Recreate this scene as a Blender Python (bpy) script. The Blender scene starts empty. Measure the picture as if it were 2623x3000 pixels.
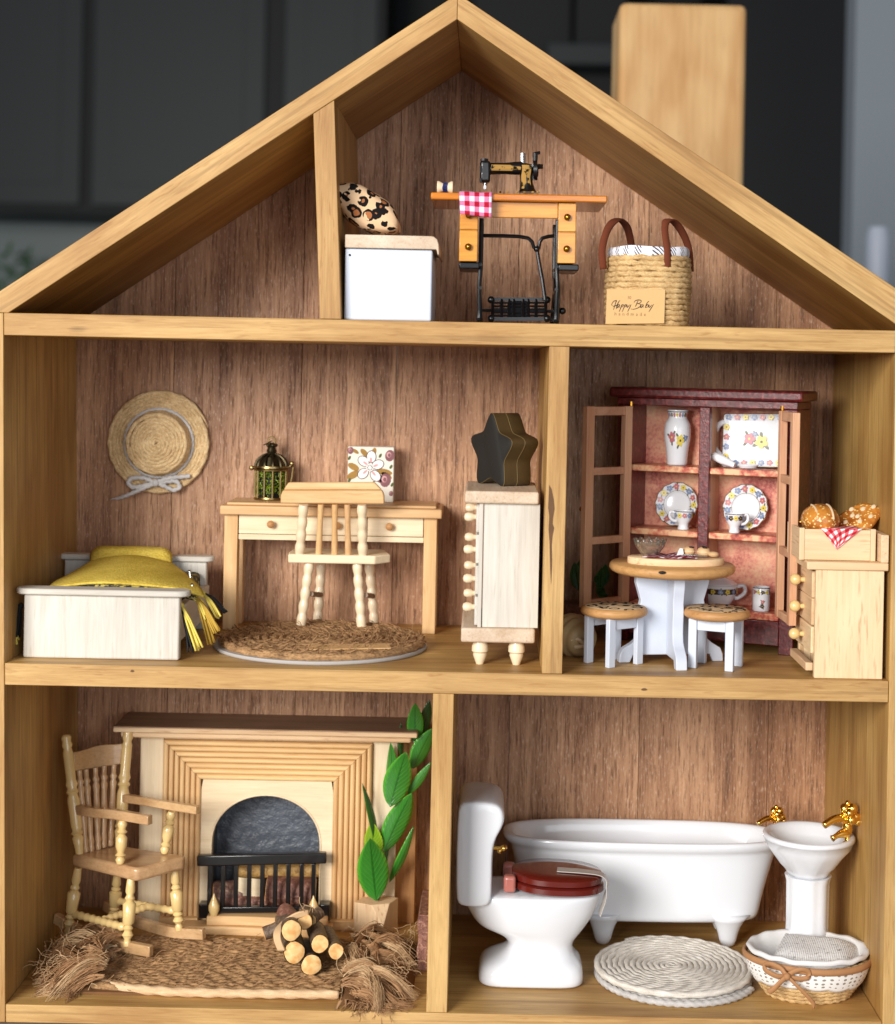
import bpy, math, random
from mathutils import Vector as V, Matrix as MX
sc = bpy.context.scene
C = bpy.context.collection
U = 0.01                      # the script thinks in centimetres, Blender in metres
rnd = random.Random(11)
pi = math.pi

# ------------------------------------------------------------------ camera
D, FP = 72.0, 4900.0          # camera distance from the house front (cm), focal length in photo pixels
CX, CZ = 20.7, 28.0           # camera position above the left inner corner of the house
PX, PY = 1422.0, 1060.0       # principal point in the photo (the photo is a crop)
RO = math.radians(1.15)       # roll
cr, sr = math.cos(RO), math.sin(RO)
cam = bpy.data.cameras.new('camera')
camo = bpy.data.objects.new('camera', cam); C.objects.link(camo)
camo.matrix_world = MX(((cr, -sr, 0, CX*U), (0, 0, -1, -D*U), (sr, cr, 0, CZ*U), (0, 0, 0, 1)))
cam.sensor_fit = 'HORIZONTAL'; cam.sensor_width = 36
cam.lens = 36*FP/2623
cam.shift_x = (1311.5-PX)/2623
cam.shift_y = -(1500-PY)/2623
cam.clip_start = 0.02; cam.clip_end = 60
cam.dof.use_dof = True
cam.dof.focus_distance = (D+4.0)*U
cam.dof.aperture_fstop = (cam.lens/1000)/(0.56*U)/1.0
sc.camera = camo

# ------------------------------------------------------------------ light: a room lit by one big window in front, up to the left
w = bpy.data.worlds.new("World"); sc.world = w; w.use_nodes = True
bg = w.node_tree.nodes['Background']
bg.inputs[0].default_value = (0.80, 0.87, 1.0, 1); bg.inputs[1].default_value = 0.24
def area(name, loc, target, sx, sy, power, col):
    l = bpy.data.lights.new(name, 'AREA'); l.shape = 'RECTANGLE'; l.size = sx*U; l.size_y = sy*U
    l.energy = power; l.color = col
    o = bpy.data.objects.new(name, l); C.objects.link(o)
    o.location = V(loc)*U
    o.rotation_euler = (V(target)-V(loc)).to_track_quat('-Z', 'Y').to_euler()
    return o
area('window_light', (-72, -165, 70), (19, 5, 18), 80, 72, 56, (1.0, 0.97, 0.93))
area('front_fill_light', (80, -200, 45), (19, 5, 18), 120, 100, 11, (0.93, 0.96, 1.0))  # added soft fill from the camera side, stands for no real lamp
sc.view_settings.view_transform = 'Standard'; sc.view_settings.look = 'None'
sc.view_settings.exposure = 0.0; sc.view_settings.gamma = 1

# ------------------------------------------------------------------ measuring: photo pixel + depth -> place in the house
def at(px, py, Y):
    d = (D+Y)/FP; u, v = px-PX, py-PY
    return V((CX+(u*cr+v*sr)*d, Y, CZ-(-u*sr+v*cr)*d))
def fl(px, py, Z):
    u, v = px-PX, py-PY
    Y = (CZ-Z)*FP/(-u*sr+v*cr)-D
    return at(px, py, Y)
def kk(Y): return FP/(D+Y)
class Rg:
    def __init__(s, x, y, k): s.x, s.y, s.k = x, y, k
    def __call__(s, x, y, Y): return at(s.x+x*s.k, s.y+y*s.k, Y)
    def f(s, x, y, Z): return fl(s.x+x*s.k, s.y+y*s.k, Z)
    def l(s, n, Y): return n*s.k/kk(Y)
r3 = Rg(900, 380, .6696); r4 = Rg(0, 900, .5465); r5 = Rg(580, 1150, .4353); r6 = Rg(1260, 1000, .4976)
r7 = Rg(1660, 1080, .4587); r8 = Rg(2150, 1000, .4974)
b1 = Rg(0, 1980, .4975); b2 = Rg(400, 1980, .4); b3 = Rg(600, 2450, .4464); b4 = Rg(950, 2000, .3903)
b5 = Rg(1280, 2200, .3902); b6 = Rg(1800, 2250, .4593); b7 = Rg(1700, 2680, .515)
rs = Rg(1240, 430, .3125); rt = Rg(1820, 1540, .18973)

# ------------------------------------------------------------------ mesh helpers
def frame(a, b):
    z = (V(b)-V(a)).normalized()
    x = V((1, 0, 0)) if abs(z.x) < .8 else V((0, 1, 0))
    y = z.cross(x).normalized(); x = y.cross(z)
    return x, y, z
class MB:
    def __init__(s, xf=None): s.v = []; s.f = []; s.m = []; s.uv = []; s.xf = xf; s.mi = 0
    def add(s, vs, fs, uvs=None):
        o = len(s.v)
        s.v += [s.xf @ V(p) for p in vs] if s.xf else [V(p) for p in vs]
        for i, f in enumerate(fs):
            s.f.append([o+k for k in f]); s.m.append(s.mi)
            s.uv.append(uvs[i] if uvs else None)
        return s
    def box(s, x0, x1, y0, y1, z0, z1):
        if x0 > x1: x0, x1 = x1, x0
        if z0 > z1: z0, z1 = z1, z0
        if y0 > y1: y0, y1 = y1, y0
        return s.add([(x0,y0,z0),(x1,y0,z0),(x1,y1,z0),(x0,y1,z0),(x0,y0,z1),(x1,y0,z1),(x1,y1,z1),(x0,y1,z1)],
              [(3,2,1,0),(4,5,6,7),(0,1,5,4),(1,2,6,5),(2,3,7,6),(3,0,4,7)])
    def prism(s, poly, axis, a0, a1):
        n = len(poly)
        f = {'x': lambda p, a: (a, p[0], p[1]), 'y': lambda p, a: (p[0], a, p[1]), 'z': lambda p, a: (p[0], p[1], a)}[axis]
        vs = [f(p, a0) for p in poly]+[f(p, a1) for p in poly]
        ar = sum(poly[i][0]*poly[(i+1) % n][1]-poly[(i+1) % n][0]*poly[i][1] for i in range(n))
        flip = (ar > 0) == (axis != 'y')
        fs = [tuple(range(n)), tuple(range(2*n-1, n-1, -1))]+[(i, n+i, n+(i+1) % n, (i+1) % n) for i in range(n)]
        if flip: fs = [tuple(reversed(q)) for q in fs]
        return s.add(vs, fs)
    def hexa(s, c): return s.add(c, [(3,2,1,0),(4,5,6,7),(0,1,5,4),(1,2,6,5),(2,3,7,6),(3,0,4,7)])
    def tube(s, path, r, n=8, closed=False, lobes=0, pitch=1, amp=.2, flat=1, up=None, ph=0, caps=True):
        path = [V(p) for p in path]; N = len(path); vs = []; fs = []; uvs = []
        L = [0]
        for i in range(1, N): L.append(L[-1]+(path[i]-path[i-1]).length)
        px = None
        for i, p in enumerate(path):
            if closed: t = path[(i+1) % N]-path[i-1]
            else: t = path[min(i+1, N-1)]-path[max(i-1, 0)]
            t.normalize()
            if up is not None: x = V(up)-t*t.dot(V(up))
            elif px is None: x = frame((0,0,0), t)[0]
            else: x = px-t*t.dot(px)
            x.normalize(); px = x; y = t.cross(x)
            ri = r(i/(N-1)) if callable(r) else (r[i] if isinstance(r, (list, tuple)) else r)
            for k in range(n):
                a = 2*pi*k/n
                q = ri*(1+amp*math.cos(lobes*a-2*pi*L[i]/pitch+ph)) if lobes else ri
                vs.append(p+x*(math.cos(a)*q)+y*(math.sin(a)*q*flat))
        M = N if closed else N-1
        for i in range(M):
            for k in range(n):
                a, b = i*n+k, i*n+(k+1) % n; c, d = ((i+1) % N)*n+(k+1) % n, ((i+1) % N)*n+k
                fs.append((a, b, c, d)); u0, u1 = L[i], L[i+1] if i+1 < N else L[i]+.1
                uvs.append([(u0, k/n), (u0, (k+1)/n), (u1, (k+1)/n), (u1, k/n)])
        if not closed and caps:
            fs.append(tuple(range(n-1, -1, -1))); uvs.append([(0, 0)]*n)
            fs.append(tuple((N-1)*n+k for k in range(n))); uvs.append([(L[-1], 0)]*n)
        return s.add(vs, fs, uvs)
    def turn(s, a, b, prof, n=14):          # a turned spindle from a to b, prof = [(t, r)]
        a, b = V(a), V(b); x, y, z = frame(a, b); L = (b-a).length; vs = []; fs = []
        for t, r in prof:
            for k in range(n):
                q = 2*pi*k/n; vs.append(a+z*(t*L)+x*(r*math.cos(q))+y*(r*math.sin(q)))
        for i in range(len(prof)-1):
            for k in range(n): fs.append((i*n+k, i*n+(k+1) % n, (i+1)*n+(k+1) % n, (i+1)*n+k))
        fs.append(tuple(range(n-1, -1, -1))); fs.append(tuple((len(prof)-1)*n+k for k in range(n)))
        return s.add(vs, fs)
    def rings(s, R, cap0=True, cap1=True):
        n = len(R[0]); vs = [p for r in R for p in r]; fs = []
        for i in range(len(R)-1):
            for k in range(n): fs.append((i*n+k, i*n+(k+1) % n, (i+1)*n+(k+1) % n, (i+1)*n+k))
        if cap0: fs.append(tuple(range(n-1, -1, -1)))
        if cap1: fs.append(tuple((len(R)-1)*n+k for k in range(n)))
        return s.add(vs, fs)
    def lathe(s, c, prof, n=32, sx=1, sy=1, e=2, wob=None):   # prof = [(r, z)] about the vertical through c
        R = []
        for r, z in prof:
            ring = []
            for k in range(n):
                a = 2*pi*k/n; ca, sa = math.cos(a), math.sin(a)
                q = (abs(ca)**e+abs(sa)**e)**(-1/e) if e != 2 else 1
                if wob: q *= wob(a, r, z)
                ring.append((c[0]+r*q*ca*sx, c[1]+r*q*sa*sy, c[2]+z))
            R.append(ring)
        return s.rings(R)
    def ball(s, c, rx, ry=None, rz=None, n=12):
        ry = rx if ry is None else ry; rz = rx if rz is None else rz; m = max(5, n//2+1); R = []
        for i in range(m):
            a = -pi/2+pi*(i+.02)/(m-1+.04); R.append([(c[0]+rx*math.cos(a)*math.cos(2*pi*k/n), c[1]+ry*math.cos(a)*math.sin(2*pi*k/n), c[2]+rz*math.sin(a)) for k in range(n)])
        return s.rings(R)
    def sheet(s, fn, nu, nv, su=1, sv=1):     # fn(u, v) -> point, with uv in cm
        vs = [fn(i/nu, j/nv) for j in range(nv+1) for i in range(nu+1)]; fs = []; uvs = []
        for j in range(nv):
            for i in range(nu):
                a = j*(nu+1)+i; fs.append((a, a+1, a+nu+2, a+nu+1))
                uvs.append([(i/nu*su, j/nv*sv), ((i+1)/nu*su, j/nv*sv), ((i+1)/nu*su, (j+1)/nv*sv), (i/nu*su, (j+1)/nv*sv)])
        return s.add(vs, fs, uvs)
    def bar(s, path, w, h, up=(0, 0, 1)):     # rectangular section swept along a path
        path = [V(p) for p in path]; R = []
        for i, p in enumerate(path):
            t = (path[min(i+1, len(path)-1)]-path[max(i-1, 0)]).normalized()
            x = t.cross(V(up)).normalized(); y = x.cross(t)
            R.append([p-x*w/2-y*h/2, p+x*w/2-y*h/2, p+x*w/2+y*h/2, p-x*w/2+y*h/2])
        s.rings(R); return s
    def disc(s, fn, cx, cy, rx, ry, rot=0, n=10):   # a flat printed patch: ellipse in a surface's own (a, b) plane
        ps = []
        for k in range(n):
            a = 2*pi*k/n; x, y = rx*math.cos(a), ry*math.sin(a)
            ps.append(fn(cx+x*math.cos(rot)-y*math.sin(rot), cy+x*math.sin(rot)+y*math.cos(rot)))
        return s.add(ps, [tuple(range(n))])
def root_inv(p):
    while p.parent: p = p.parent
    return p['_m'].inverted() if '_m' in p else MAT.get(p.name, MX()).inverted()
MAT = {}
def build(mb, name, mats, parent=None, bevel=0, ang=40, seg=2, sub=0, solid=0, loc=None, front=False, label=None, kind=None, local=False, fix=True):
    me = bpy.data.meshes.new(name)
    if parent is not None and not local:
        p = parent
        while p.parent: p = p.parent
        inv = MAT[p.name].inverted(); vs = [inv @ q for q in mb.v]
    elif loc is not None: vs = [q-V(loc) for q in mb.v]
    else: vs = mb.v
    me.from_pydata([tuple(q*U) for q in vs], [], mb.f)
    if any(x is not None for x in mb.uv):
        ul = me.uv_layers.new(name='UVMap'); i = 0; flat = []
        for f, x in zip(mb.f, mb.uv):
            for j in range(len(f)): flat += list(x[j]) if x else [0, 0]
        ul.data.foreach_set('uv', flat)
    mats = mats if isinstance(mats, (list, tuple)) else [mats]
    for m in mats: me.materials.append(m)
    me.polygons.foreach_set('material_index', mb.m)
    me.polygons.foreach_set('use_smooth', [True]*len(mb.f))
    me.validate(); me.update()
    if front:
        for p in me.polygons:
            if p.normal.y < -.9: p.material_index = 1
    if ang < 180 and not sub: me.set_sharp_from_angle(angle=math.radians(ang))
    o = bpy.data.objects.new(name, me); C.objects.link(o)
    if parent is not None: o.parent = parent
    if loc is not None: o.location = V(loc)*U
    if solid:
        m = o.modifiers.new('s', 'SOLIDIFY'); m.thickness = solid*U; m.offset = 0
    if bevel:
        m = o.modifiers.new('b', 'BEVEL'); m.width = bevel*U; m.segments = seg; m.limit_method = 'ANGLE'; m.angle_limit = math.radians(40)
        m.harden_normals = False
    if sub:
        m = o.modifiers.new('u', 'SUBSURF'); m.levels = m.render_levels = sub
    if label: o['label'] = label
    if kind: o['kind'] = kind
    return o
def thing(name, label, cat, loc, rot=0, group=None):
    o = bpy.data.objects.new(name, None); C.objects.link(o); o.empty_display_size = .01
    loc = V(loc); o.location = loc*U; o.rotation_euler = (0, 0, rot)
    MAT[o.name] = MX.Translation(loc) @ MX.Rotation(rot, 4, 'Z')
    o['label'] = label; o['category'] = cat
    if group: o['group'] = group
    return o
def tag(o, label, cat, group=None):
    o['label'] = label; o['category'] = cat
    if group: o['group'] = group
    return o
def xf(t): return MAT[t.name].copy()

# ------------------------------------------------------------------ material helpers
def S(r, g, b):
    f = lambda c: ((c/255+.055)/1.055)**2.4 if c/255 > .04045 else c/255/12.92
    return (f(r), f(g), f(b), 1)
class NT:
    def __init__(s, name):
        s.m = bpy.data.materials.new(name); s.m.use_nodes = True; s.t = s.m.node_tree
        s.p = s.t.nodes['Principled BSDF']
    def n(s, ty, ins=None, **pr):
        nd = s.t.nodes.new('ShaderNode'+ty)
        for k, v in pr.items(): setattr(nd, k, v)
        for k, v in (ins or {}).items(): s.set(nd.inputs[k], v)
        return nd
    def set(s, inp, v):
        if isinstance(v, bpy.types.NodeSocket): s.t.links.new(v, inp)
        else: inp.default_value = v
    def mth(s, op, a, b=0.0, c=0.0):
        return s.n('Math', {0: a, 1: b, 2: c}, operation=op).outputs[0]
    def ramp(s, fac, st, interp='LINEAR'):
        nd = s.n('ValToRGB', {0: fac}); cr_ = nd.color_ramp; cr_.interpolation = interp
        while len(cr_.elements) < len(st): cr_.elements.new(.5)
        for e, (p, c) in zip(cr_.elements, st):
            e.position = p; e.color = c if isinstance(c, (tuple, list)) else (c, c, c, 1)
        return nd.outputs[0]
    def mix(s, fac, a, b, mode='MIX'):
        nd = s.n('Mix', data_type='RGBA', blend_type=mode)
        s.set(nd.inputs[0], fac); s.set(nd.inputs[6], a); s.set(nd.inputs[7], b)
        return nd.outputs[2]
    def co(s, scale=(1, 1, 1), rot=(0, 0, 0), jitter=True, uv=False):
        tc = s.n('TexCoord')
        if uv:
            return s.n('Mapping', {'Vector': tc.outputs['UV'], 'Scale': scale, 'Rotation': rot}).outputs[0]
        v = s.n('VectorMath', {0: tc.outputs['Object'], 1: (100, 100, 100)}, operation='MULTIPLY').outputs[0]
        if jitter:
            oi = s.n('ObjectInfo').outputs['Random']
            k = s.n('CombineXYZ', {0: s.mth('MULTIPLY', oi, 37.0), 1: s.mth('MULTIPLY', oi, 91.0), 2: s.mth('MULTIPLY', oi, 53.0)}).outputs[0]
            v = s.n('VectorMath', {0: v, 1: k}, operation='ADD').outputs[0]
        if rot != (0, 0, 0): v = s.n('Mapping', {'Vector': v, 'Rotation': rot}).outputs[0]
        return s.n('Mapping', {'Vector': v, 'Scale': scale}).outputs[0]
    def noise(s, v, sc_, det=3, rough=.55, dist=0):
        return s.n('TexNoise', {'Vector': v, 'Scale': sc_, 'Detail': det, 'Roughness': rough, 'Distortion': dist}).outputs[0]
    def out(s, col, rough=.5, bump=None, bs=.3, bd=.02, metal=0, coat=0, spec=.5, **kw):
        s.set(s.p.inputs['Base Color'], col); s.set(s.p.inputs['Roughness'], rough); s.set(s.p.inputs['Metallic'], metal)
        s.set(s.p.inputs['Coat Weight'], coat); s.set(s.p.inputs['Specular IOR Level'], spec)
        s.p.inputs['Coat Roughness'].default_value = .08
        for k, v in kw.items(): s.set(s.p.inputs[k.replace('_', ' ')], v)
        if bump is not None:
            b = s.n('Bump', {'Height': bump, 'Strength': bs, 'Distance': bd*U})
            s.t.links.new(b.outputs[0], s.p.inputs['Normal'])
        return s.m
def wood(name, light, dark, axis='x', rough=.6, coat=0, pore=.5, porec=None, g=1.0, bs=.35, blot=.35, roty=0, val=.12, pl=.35, spec=.35, knot=0, streak=0):
    t = NT(name)
    a = {'x': 0, 'y': 1, 'z': 2}[axis]
    def sc3(al, ac): q = [ac]*3; q[a] = al; return tuple(q)
    R = (0, roty, 0)
    n1 = t.noise(t.co(sc3(.10*g, 1.1*g), R), 1.0, 4, .55, 1.2)
    n2 = t.noise(t.co(sc3(.5*g, 11*g), R), 1.0, 3, .6, .2)
    n3 = t.noise(t.co(sc3(.12, .3), R), 1.0, 2, .5)
    f = t.mth('ADD', t.mth('MULTIPLY', n1, .62), t.mth('MULTIPLY', n2, .38))
    mid = tuple(light[i]*.55+dark[i]*.45 for i in range(3))+(1,)
    c = t.ramp(f, [(.30, dark), (.47, mid), (.64, light)])
    c = t.mix(t.mth('MULTIPLY', t.ramp(n3, [(.35, 1.0), (.65, 0.0)]), blot), c, t.mix(1.0, c, dark, 'MULTIPLY'))
    pr = t.noise(t.co(sc3(pl*2.2, 9), R), 1.0, 2, .5)
    pm = t.mth('MULTIPLY', t.mth('MULTIPLY', t.ramp(pr, [(.58, 0.0), (.72, 1.0)]), pore), t.ramp(t.noise(t.co(sc3(.3, .8), R), 1.0, 2, .5), [(.38, .15), (.62, 1.0)]))
    c = t.mix(pm, c, porec or tuple(dark[i]*.45 for i in range(3))+(1,))
    if streak:
        ns = t.noise(t.co(sc3(.05, 3.2), R), 1.0, 3, .6, .6)
        c = t.mix(t.mth('MULTIPLY', t.ramp(ns, [(.56, 0.0), (.66, 1.0)]), streak), c, tuple(dark[i]*.55 for i in range(3))+(1,))
    if knot:
        vo = t.n('TexVoronoi', {'Vector': t.co(sc3(.09, .30), R), 'Scale': 1.0, 'Randomness': 1.0}).outputs['Distance']
        vd = t.mth('ADD', vo, t.mth('MULTIPLY', t.mth('SUBTRACT', n2, .5), .05))
        c = t.mix(t.mth('MULTIPLY', t.ramp(vd, [(.02, 1.0), (.055, 0.0)]), knot), c, tuple(dark[i]*.3 for i in range(3))+(1,))
    oi = t.n('ObjectInfo').outputs['Random']
    hs = t.n('HueSaturation', {'Color': c, 'Value': t.mth('ADD', 1-val/2, t.mth('MULTIPLY', oi, val)), 'Hue': t.mth('ADD', .497, t.mth('MULTIPLY', oi, .006))})
    h = t.mth('SUBTRACT', t.mth('MULTIPLY', n2, .8), pm)
    return t.out(hs.outputs[0], rough, h, bs, .012, coat=coat, spec=spec)
def plain(name, col, rough=.5, metal=0, coat=0, bump=0, bsc=20, spec=.5, mot=0, bd=.01, **kw):
    t = NT(name); c = col; h = None
    if mot:
        n = t.noise(t.co((1, 1, 1)), 1.3, 4, .6)
        c = t.mix(t.mth('MULTIPLY', t.ramp(n, [(.35, 0.0), (.7, 1.0)]), mot), col, tuple(x*.6 for x in col[:3])+(1,))
    if bump: h = t.noise(t.co((1, 1, 1)), bsc, 3, .6)
    return t.out(c, rough, h, bump, bd, metal, coat, spec, **kw)
def rope(name, light, dark, rough=.85, fib=26, spec=.2, u=.9):
    t = NT(name)
    n1 = t.noise(t.co((u, 7, 1), uv=True), 1.6, 4, .65, .3)
    n2 = t.noise(t.co((1, 1, 1)), 1.1, 3, .6)
    n3 = t.noise(t.co((1, 1, 1)), fib, 3, .7)
    f = t.mth('ADD', t.mth('MULTIPLY', n1, .45), t.mth('ADD', t.mth('MULTIPLY', n2, .25), t.mth('MULTIPLY', n3, .3)))
    return t.out(t.ramp(f, [(.34, dark), (.62, light)]), rough, n3, .6, .02, spec=spec)
# ------------------------------------------------------------------ materials
# house boards: oiled pine, the sawn front edges paler than the stained faces
FACE_L, FACE_D = S(214, 175, 108), S(164, 122, 65)
EDGE_L, EDGE_D = S(208, 170, 112), S(168, 126, 74)
def facew(ax, ry=0, n=''): return wood('stained_pine_'+ax+n, FACE_L, FACE_D, ax, .5, g=1.0, pore=.4, roty=ry, blot=.55, streak=.5, knot=.5)
def edgew(ax, ry=0, n=''): return wood('pine_edge_'+ax+n, EDGE_L, EDGE_D, ax, .6, g=1.7, pore=.55, roty=ry, porec=S(146, 98, 50), blot=.4, pl=.5, knot=.8, streak=.45, bs=.6)
M_fx, M_fz, M_ex, M_ez = facew('x'), facew('z'), edgew('x'), edgew('z')
M_fl, M_el = facew('x', math.radians(34), 'l'), edgew('x', math.radians(34), 'l')
M_fr, M_er = facew('x', math.radians(-33), 'r'), edgew('x', math.radians(-33), 'r')
def veneer():
    t = NT('walnut_veneer')
    n1 = t.noise(t.co((1.1, 1.1, .05)), 1.0, 4, .6, .8)
    n2 = t.noise(t.co((8, 8, .22)), 1.0, 4, .75, .2)
    n3 = t.noise(t.co((.25, .25, .12)), 1.0, 2, .5)
    f = t.mth('ADD', t.mth('MULTIPLY', n1, .55), t.mth('MULTIPLY', n2, .45))
    c = t.ramp(f, [(.26, S(92, 62, 44)), (.44, S(164, 119, 86)), (.60, S(202, 156, 118)), (.76, S(226, 184, 146))])
    c = t.mix(t.mth('MULTIPLY', t.ramp(n3, [(.35, 1.0), (.62, 0.0)]), .35), c, t.mix(1.0, c, S(164, 132, 110), 'MULTIPLY'))
    p = t.noise(t.co((14, 14, .8)), 1.0, 3, .65)
    pm = t.ramp(p, [(.55, 0.0), (.66, 1.0)])
    c = t.mix(t.mth('MULTIPLY', pm, .6), c, S(66, 44, 32))
    sp = t.noise(t.co((20, 20, 3.2)), 1.0, 2, .6)
    c = t.mix(t.mth('MULTIPLY', t.ramp(sp, [(.58, 0.0), (.70, 1.0)]), .6), c, S(222, 190, 164))
    hs = t.n('HueSaturation', {'Color': c, 'Value': t.mth('ADD', .90, t.mth('MULTIPLY', t.n('ObjectInfo').outputs['Random'], .2))})
    return t.out(hs.outputs[0], .5, t.mth('SUBTRACT', n2, pm), .8, .02, spec=.45)
M_back = veneer()
def fam(n, l, d, **k): return {a: wood(n+'_'+a, l, d, a, **k) for a in 'xyz'}
W_pale = fam('unfinished_basswood', S(240, 222, 190), S(218, 194, 156), pore=.25, porec=S(190, 168, 132), rough=.65, blot=.2, val=.05)
W_pine = fam('clear_pine', S(232, 196, 146), S(205, 160, 106), pore=.35, porec=S(170, 120, 70), rough=.5, blot=.25)
W_white = fam('whitewashed_wood', S(218, 213, 203), S(192, 184, 172), pore=.5, porec=S(170, 158, 140), rough=.6, blot=.25, val=.04)
W_honey = fam('honey_varnished_wood', S(226, 160, 62), S(190, 118, 32), pore=.4, porec=S(150, 88, 24), rough=.28, coat=.7, blot=.3)
W_top = fam('orange_varnished_wood', S(226, 142, 30), S(186, 104, 14), pore=.4, rough=.25, coat=.8)
W_tan = fam('tan_wood', S(208, 160, 106), S(172, 122, 70), pore=.4, rough=.5, blot=.3)
W_rock = fam('lacquered_beech', S(216, 180, 134), S(178, 138, 94), pore=.35, porec=S(150, 104, 60), rough=.25, coat=.5)
W_bead = plain('lacquered_turned_maple', S(230, 198, 134), .25, coat=.6, mot=.12)
W_turn = plain('turned_birch', S(236, 214, 180), .35, coat=.3, mot=.12)
W_flute = fam('fluted_pine', S(230, 194, 140), S(204, 160, 108), pore=.5, porec=S(160, 108, 56), rough=.55, blot=.3)
W_grey = fam('weathered_cream_wood', S(228, 212, 190), S(198, 172, 142), pore=.5, porec=S(150, 122, 94), rough=.6)
W_cabinet = fam('beech_cabinet', S(240, 212, 172), S(218, 184, 142), pore=.7, porec=S(172, 126, 84), g=.8, rough=.55, blot=.35, pl=.35)
W_door = fam('pinkish_stained_wood', S(222, 176, 140), S(196, 144, 110), pore=.35, porec=S(150, 76, 60), rough=.5)
W_mantel = wood('walnut_and_reflection_brown', S(162, 130, 102), S(124, 96, 74), 'x', .5, pore=.4)  # mantel top: back wall's reflection put into the brown; chair stretchers simply brown
M_whitep = plain('white_paint', S(202, 209, 222), .4, bump=.4, bsc=9, mot=.06)
M_ceram = plain('white_glazed_ceramic', S(228, 230, 234), .16, coat=.4, spec=.5)
M_china = plain('white_china', S(230, 232, 236), .2, coat=.2, spec=.4)
M_iron = plain('black_iron', S(20, 20, 22), .28, metal=.4, coat=.3, bump=.2, bsc=18)
M_blackp = plain('black_gloss_paint', S(14, 14, 15), .3, coat=.3, bump=.15, bsc=10)
M_soot = plain('grey_black_plaster', S(80, 86, 95), .42, bump=1.0, bsc=2.6, mot=.5, bd=.12)
M_dark = plain('dark_recess_paint', S(16, 16, 18), .7)
M_gold = plain('polished_gold', S(250, 206, 108), .14, metal=1)
M_brass = plain('brass', S(196, 138, 48), .25, metal=1)
M_bronze = plain('antique_bronze', S(150, 128, 84), .3, metal=1, bump=.2, bsc=16, mot=.5)
M_bronzed = plain('blackened_bronze', S(70, 62, 44), .35, metal=.9, bump=.2, bsc=16)
M_steel = plain('steel', S(190, 190, 190), .25, metal=1)
M_jute = rope('jute', S(232, 198, 142), S(130, 90, 46), u=2.6)
M_straw = rope('straw_braid', S(255, 228, 178), S(160, 116, 66), fib=14, u=3.2)
M_cotton = rope('cotton_rope', S(236, 230, 220), S(176, 166, 152), fib=20)
M_cottong = rope('grey_cotton_rope', S(206, 202, 198), S(160, 156, 152), fib=20)
M_ribbon = rope('grey_white_cord', S(228, 226, 224), S(176, 172, 172), fib=20)
M_seagrass = rope('brown_jute', S(196, 154, 108), S(70, 46, 28), fib=9, u=2.2)
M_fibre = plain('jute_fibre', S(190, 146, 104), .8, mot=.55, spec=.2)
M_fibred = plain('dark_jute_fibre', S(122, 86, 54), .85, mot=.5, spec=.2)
M_felt = plain('grey_felt', S(176, 172, 168), .95, bump=.8, bsc=16, spec=.1)
M_suede = plain('brown_suede', S(112, 58, 38), .9, bump=.7, bsc=14, mot=.4, spec=.15)
M_kraft = plain('kraft_card', S(214, 172, 116), .8, mot=.12, bump=.1)
M_ink = plain('brown_black_ink', S(52, 34, 24), .7)
M_inkl = plain('faded_brown_ink', S(128, 94, 60), .7)
M_linen = plain('white_cloth', S(224, 222, 220), .9, bump=.7, bsc=13, spec=.1)
M_lace = plain('white_lace', S(238, 236, 232), .9, bump=.5, bsc=10, spec=.1)
M_leath = plain('tan_leather_cord', S(176, 126, 82), .7, bump=.5, bsc=10, mot=.3)
M_yellow = None
def weave(name, c1, c2, sc_=9, bs=.8):
    t = NT(name); v = t.co((1, 1, 1), jitter=False)
    n = t.noise(v, sc_, 3, .7); n2 = t.noise(v, .7, 3, .5)
    return t.out(t.mix(t.mth('ADD', t.mth('MULTIPLY', t.ramp(n2, [(.3, 0.0), (.7, 1.0)]), .6), t.mth('MULTIPLY', t.ramp(n, [(.4, 0.0), (.65, 1.0)]), .5)), c1, c2), .95, n, bs, .07, spec=.05)
M_yellow = weave('yellow_flannel', S(232, 206, 98), S(190, 160, 60))
M_threadb = plain('black_thread', S(22, 22, 24), .8)
M_thready = plain('yellow_thread', S(226, 206, 96), .85)
M_threadg = plain('golden_thread', S(186, 150, 56), .85)
def speck(name, base, spot, sc_, lo, hi, **k):
    t = NT(name); n = t.noise(t.co((1, 1, 1)), sc_, 3, .6)
    return t.out(t.mix(t.ramp(n, [(lo, 0.0), (hi, 1.0)]), base, spot), .9, n, .4, **k)
M_lining = speck('black_yellow_weave', S(40, 38, 34), S(188, 172, 92), 5, .5, .58)
def gingham(name, f, dark, mid, white, rot=0):
    t = NT(name); v = t.co((1, 1, 1), (0, 0, rot), uv=True)
    x = t.n('SeparateXYZ', {0: v})
    a = t.mth('GREATER_THAN', t.mth('FRACT', t.mth('MULTIPLY', x.outputs[0], f)), .5)
    b = t.mth('GREATER_THAN', t.mth('FRACT', t.mth('MULTIPLY', x.outputs[1], f)), .5)
    c = t.ramp(t.mth('MULTIPLY', t.mth('ADD', a, b), .5), [(0, white), (.3, mid), (.8, dark)], 'CONSTANT')
    return t.out(c, .85, t.noise(t.co((1, 1, 1)), 16, 2), .3, spec=.15)
M_ging = gingham('red_gingham', 1/.46, S(172, 22, 44), S(214, 120, 156), S(236, 226, 240))
M_ging2 = gingham('red_gingham_fine', 1/.36, S(186, 26, 38), S(216, 104, 112), S(240, 236, 232), .5)
M_ging3 = gingham('dark_gingham', 1/.42, S(120, 20, 34), S(150, 84, 100), S(220, 200, 206), .5)
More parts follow.
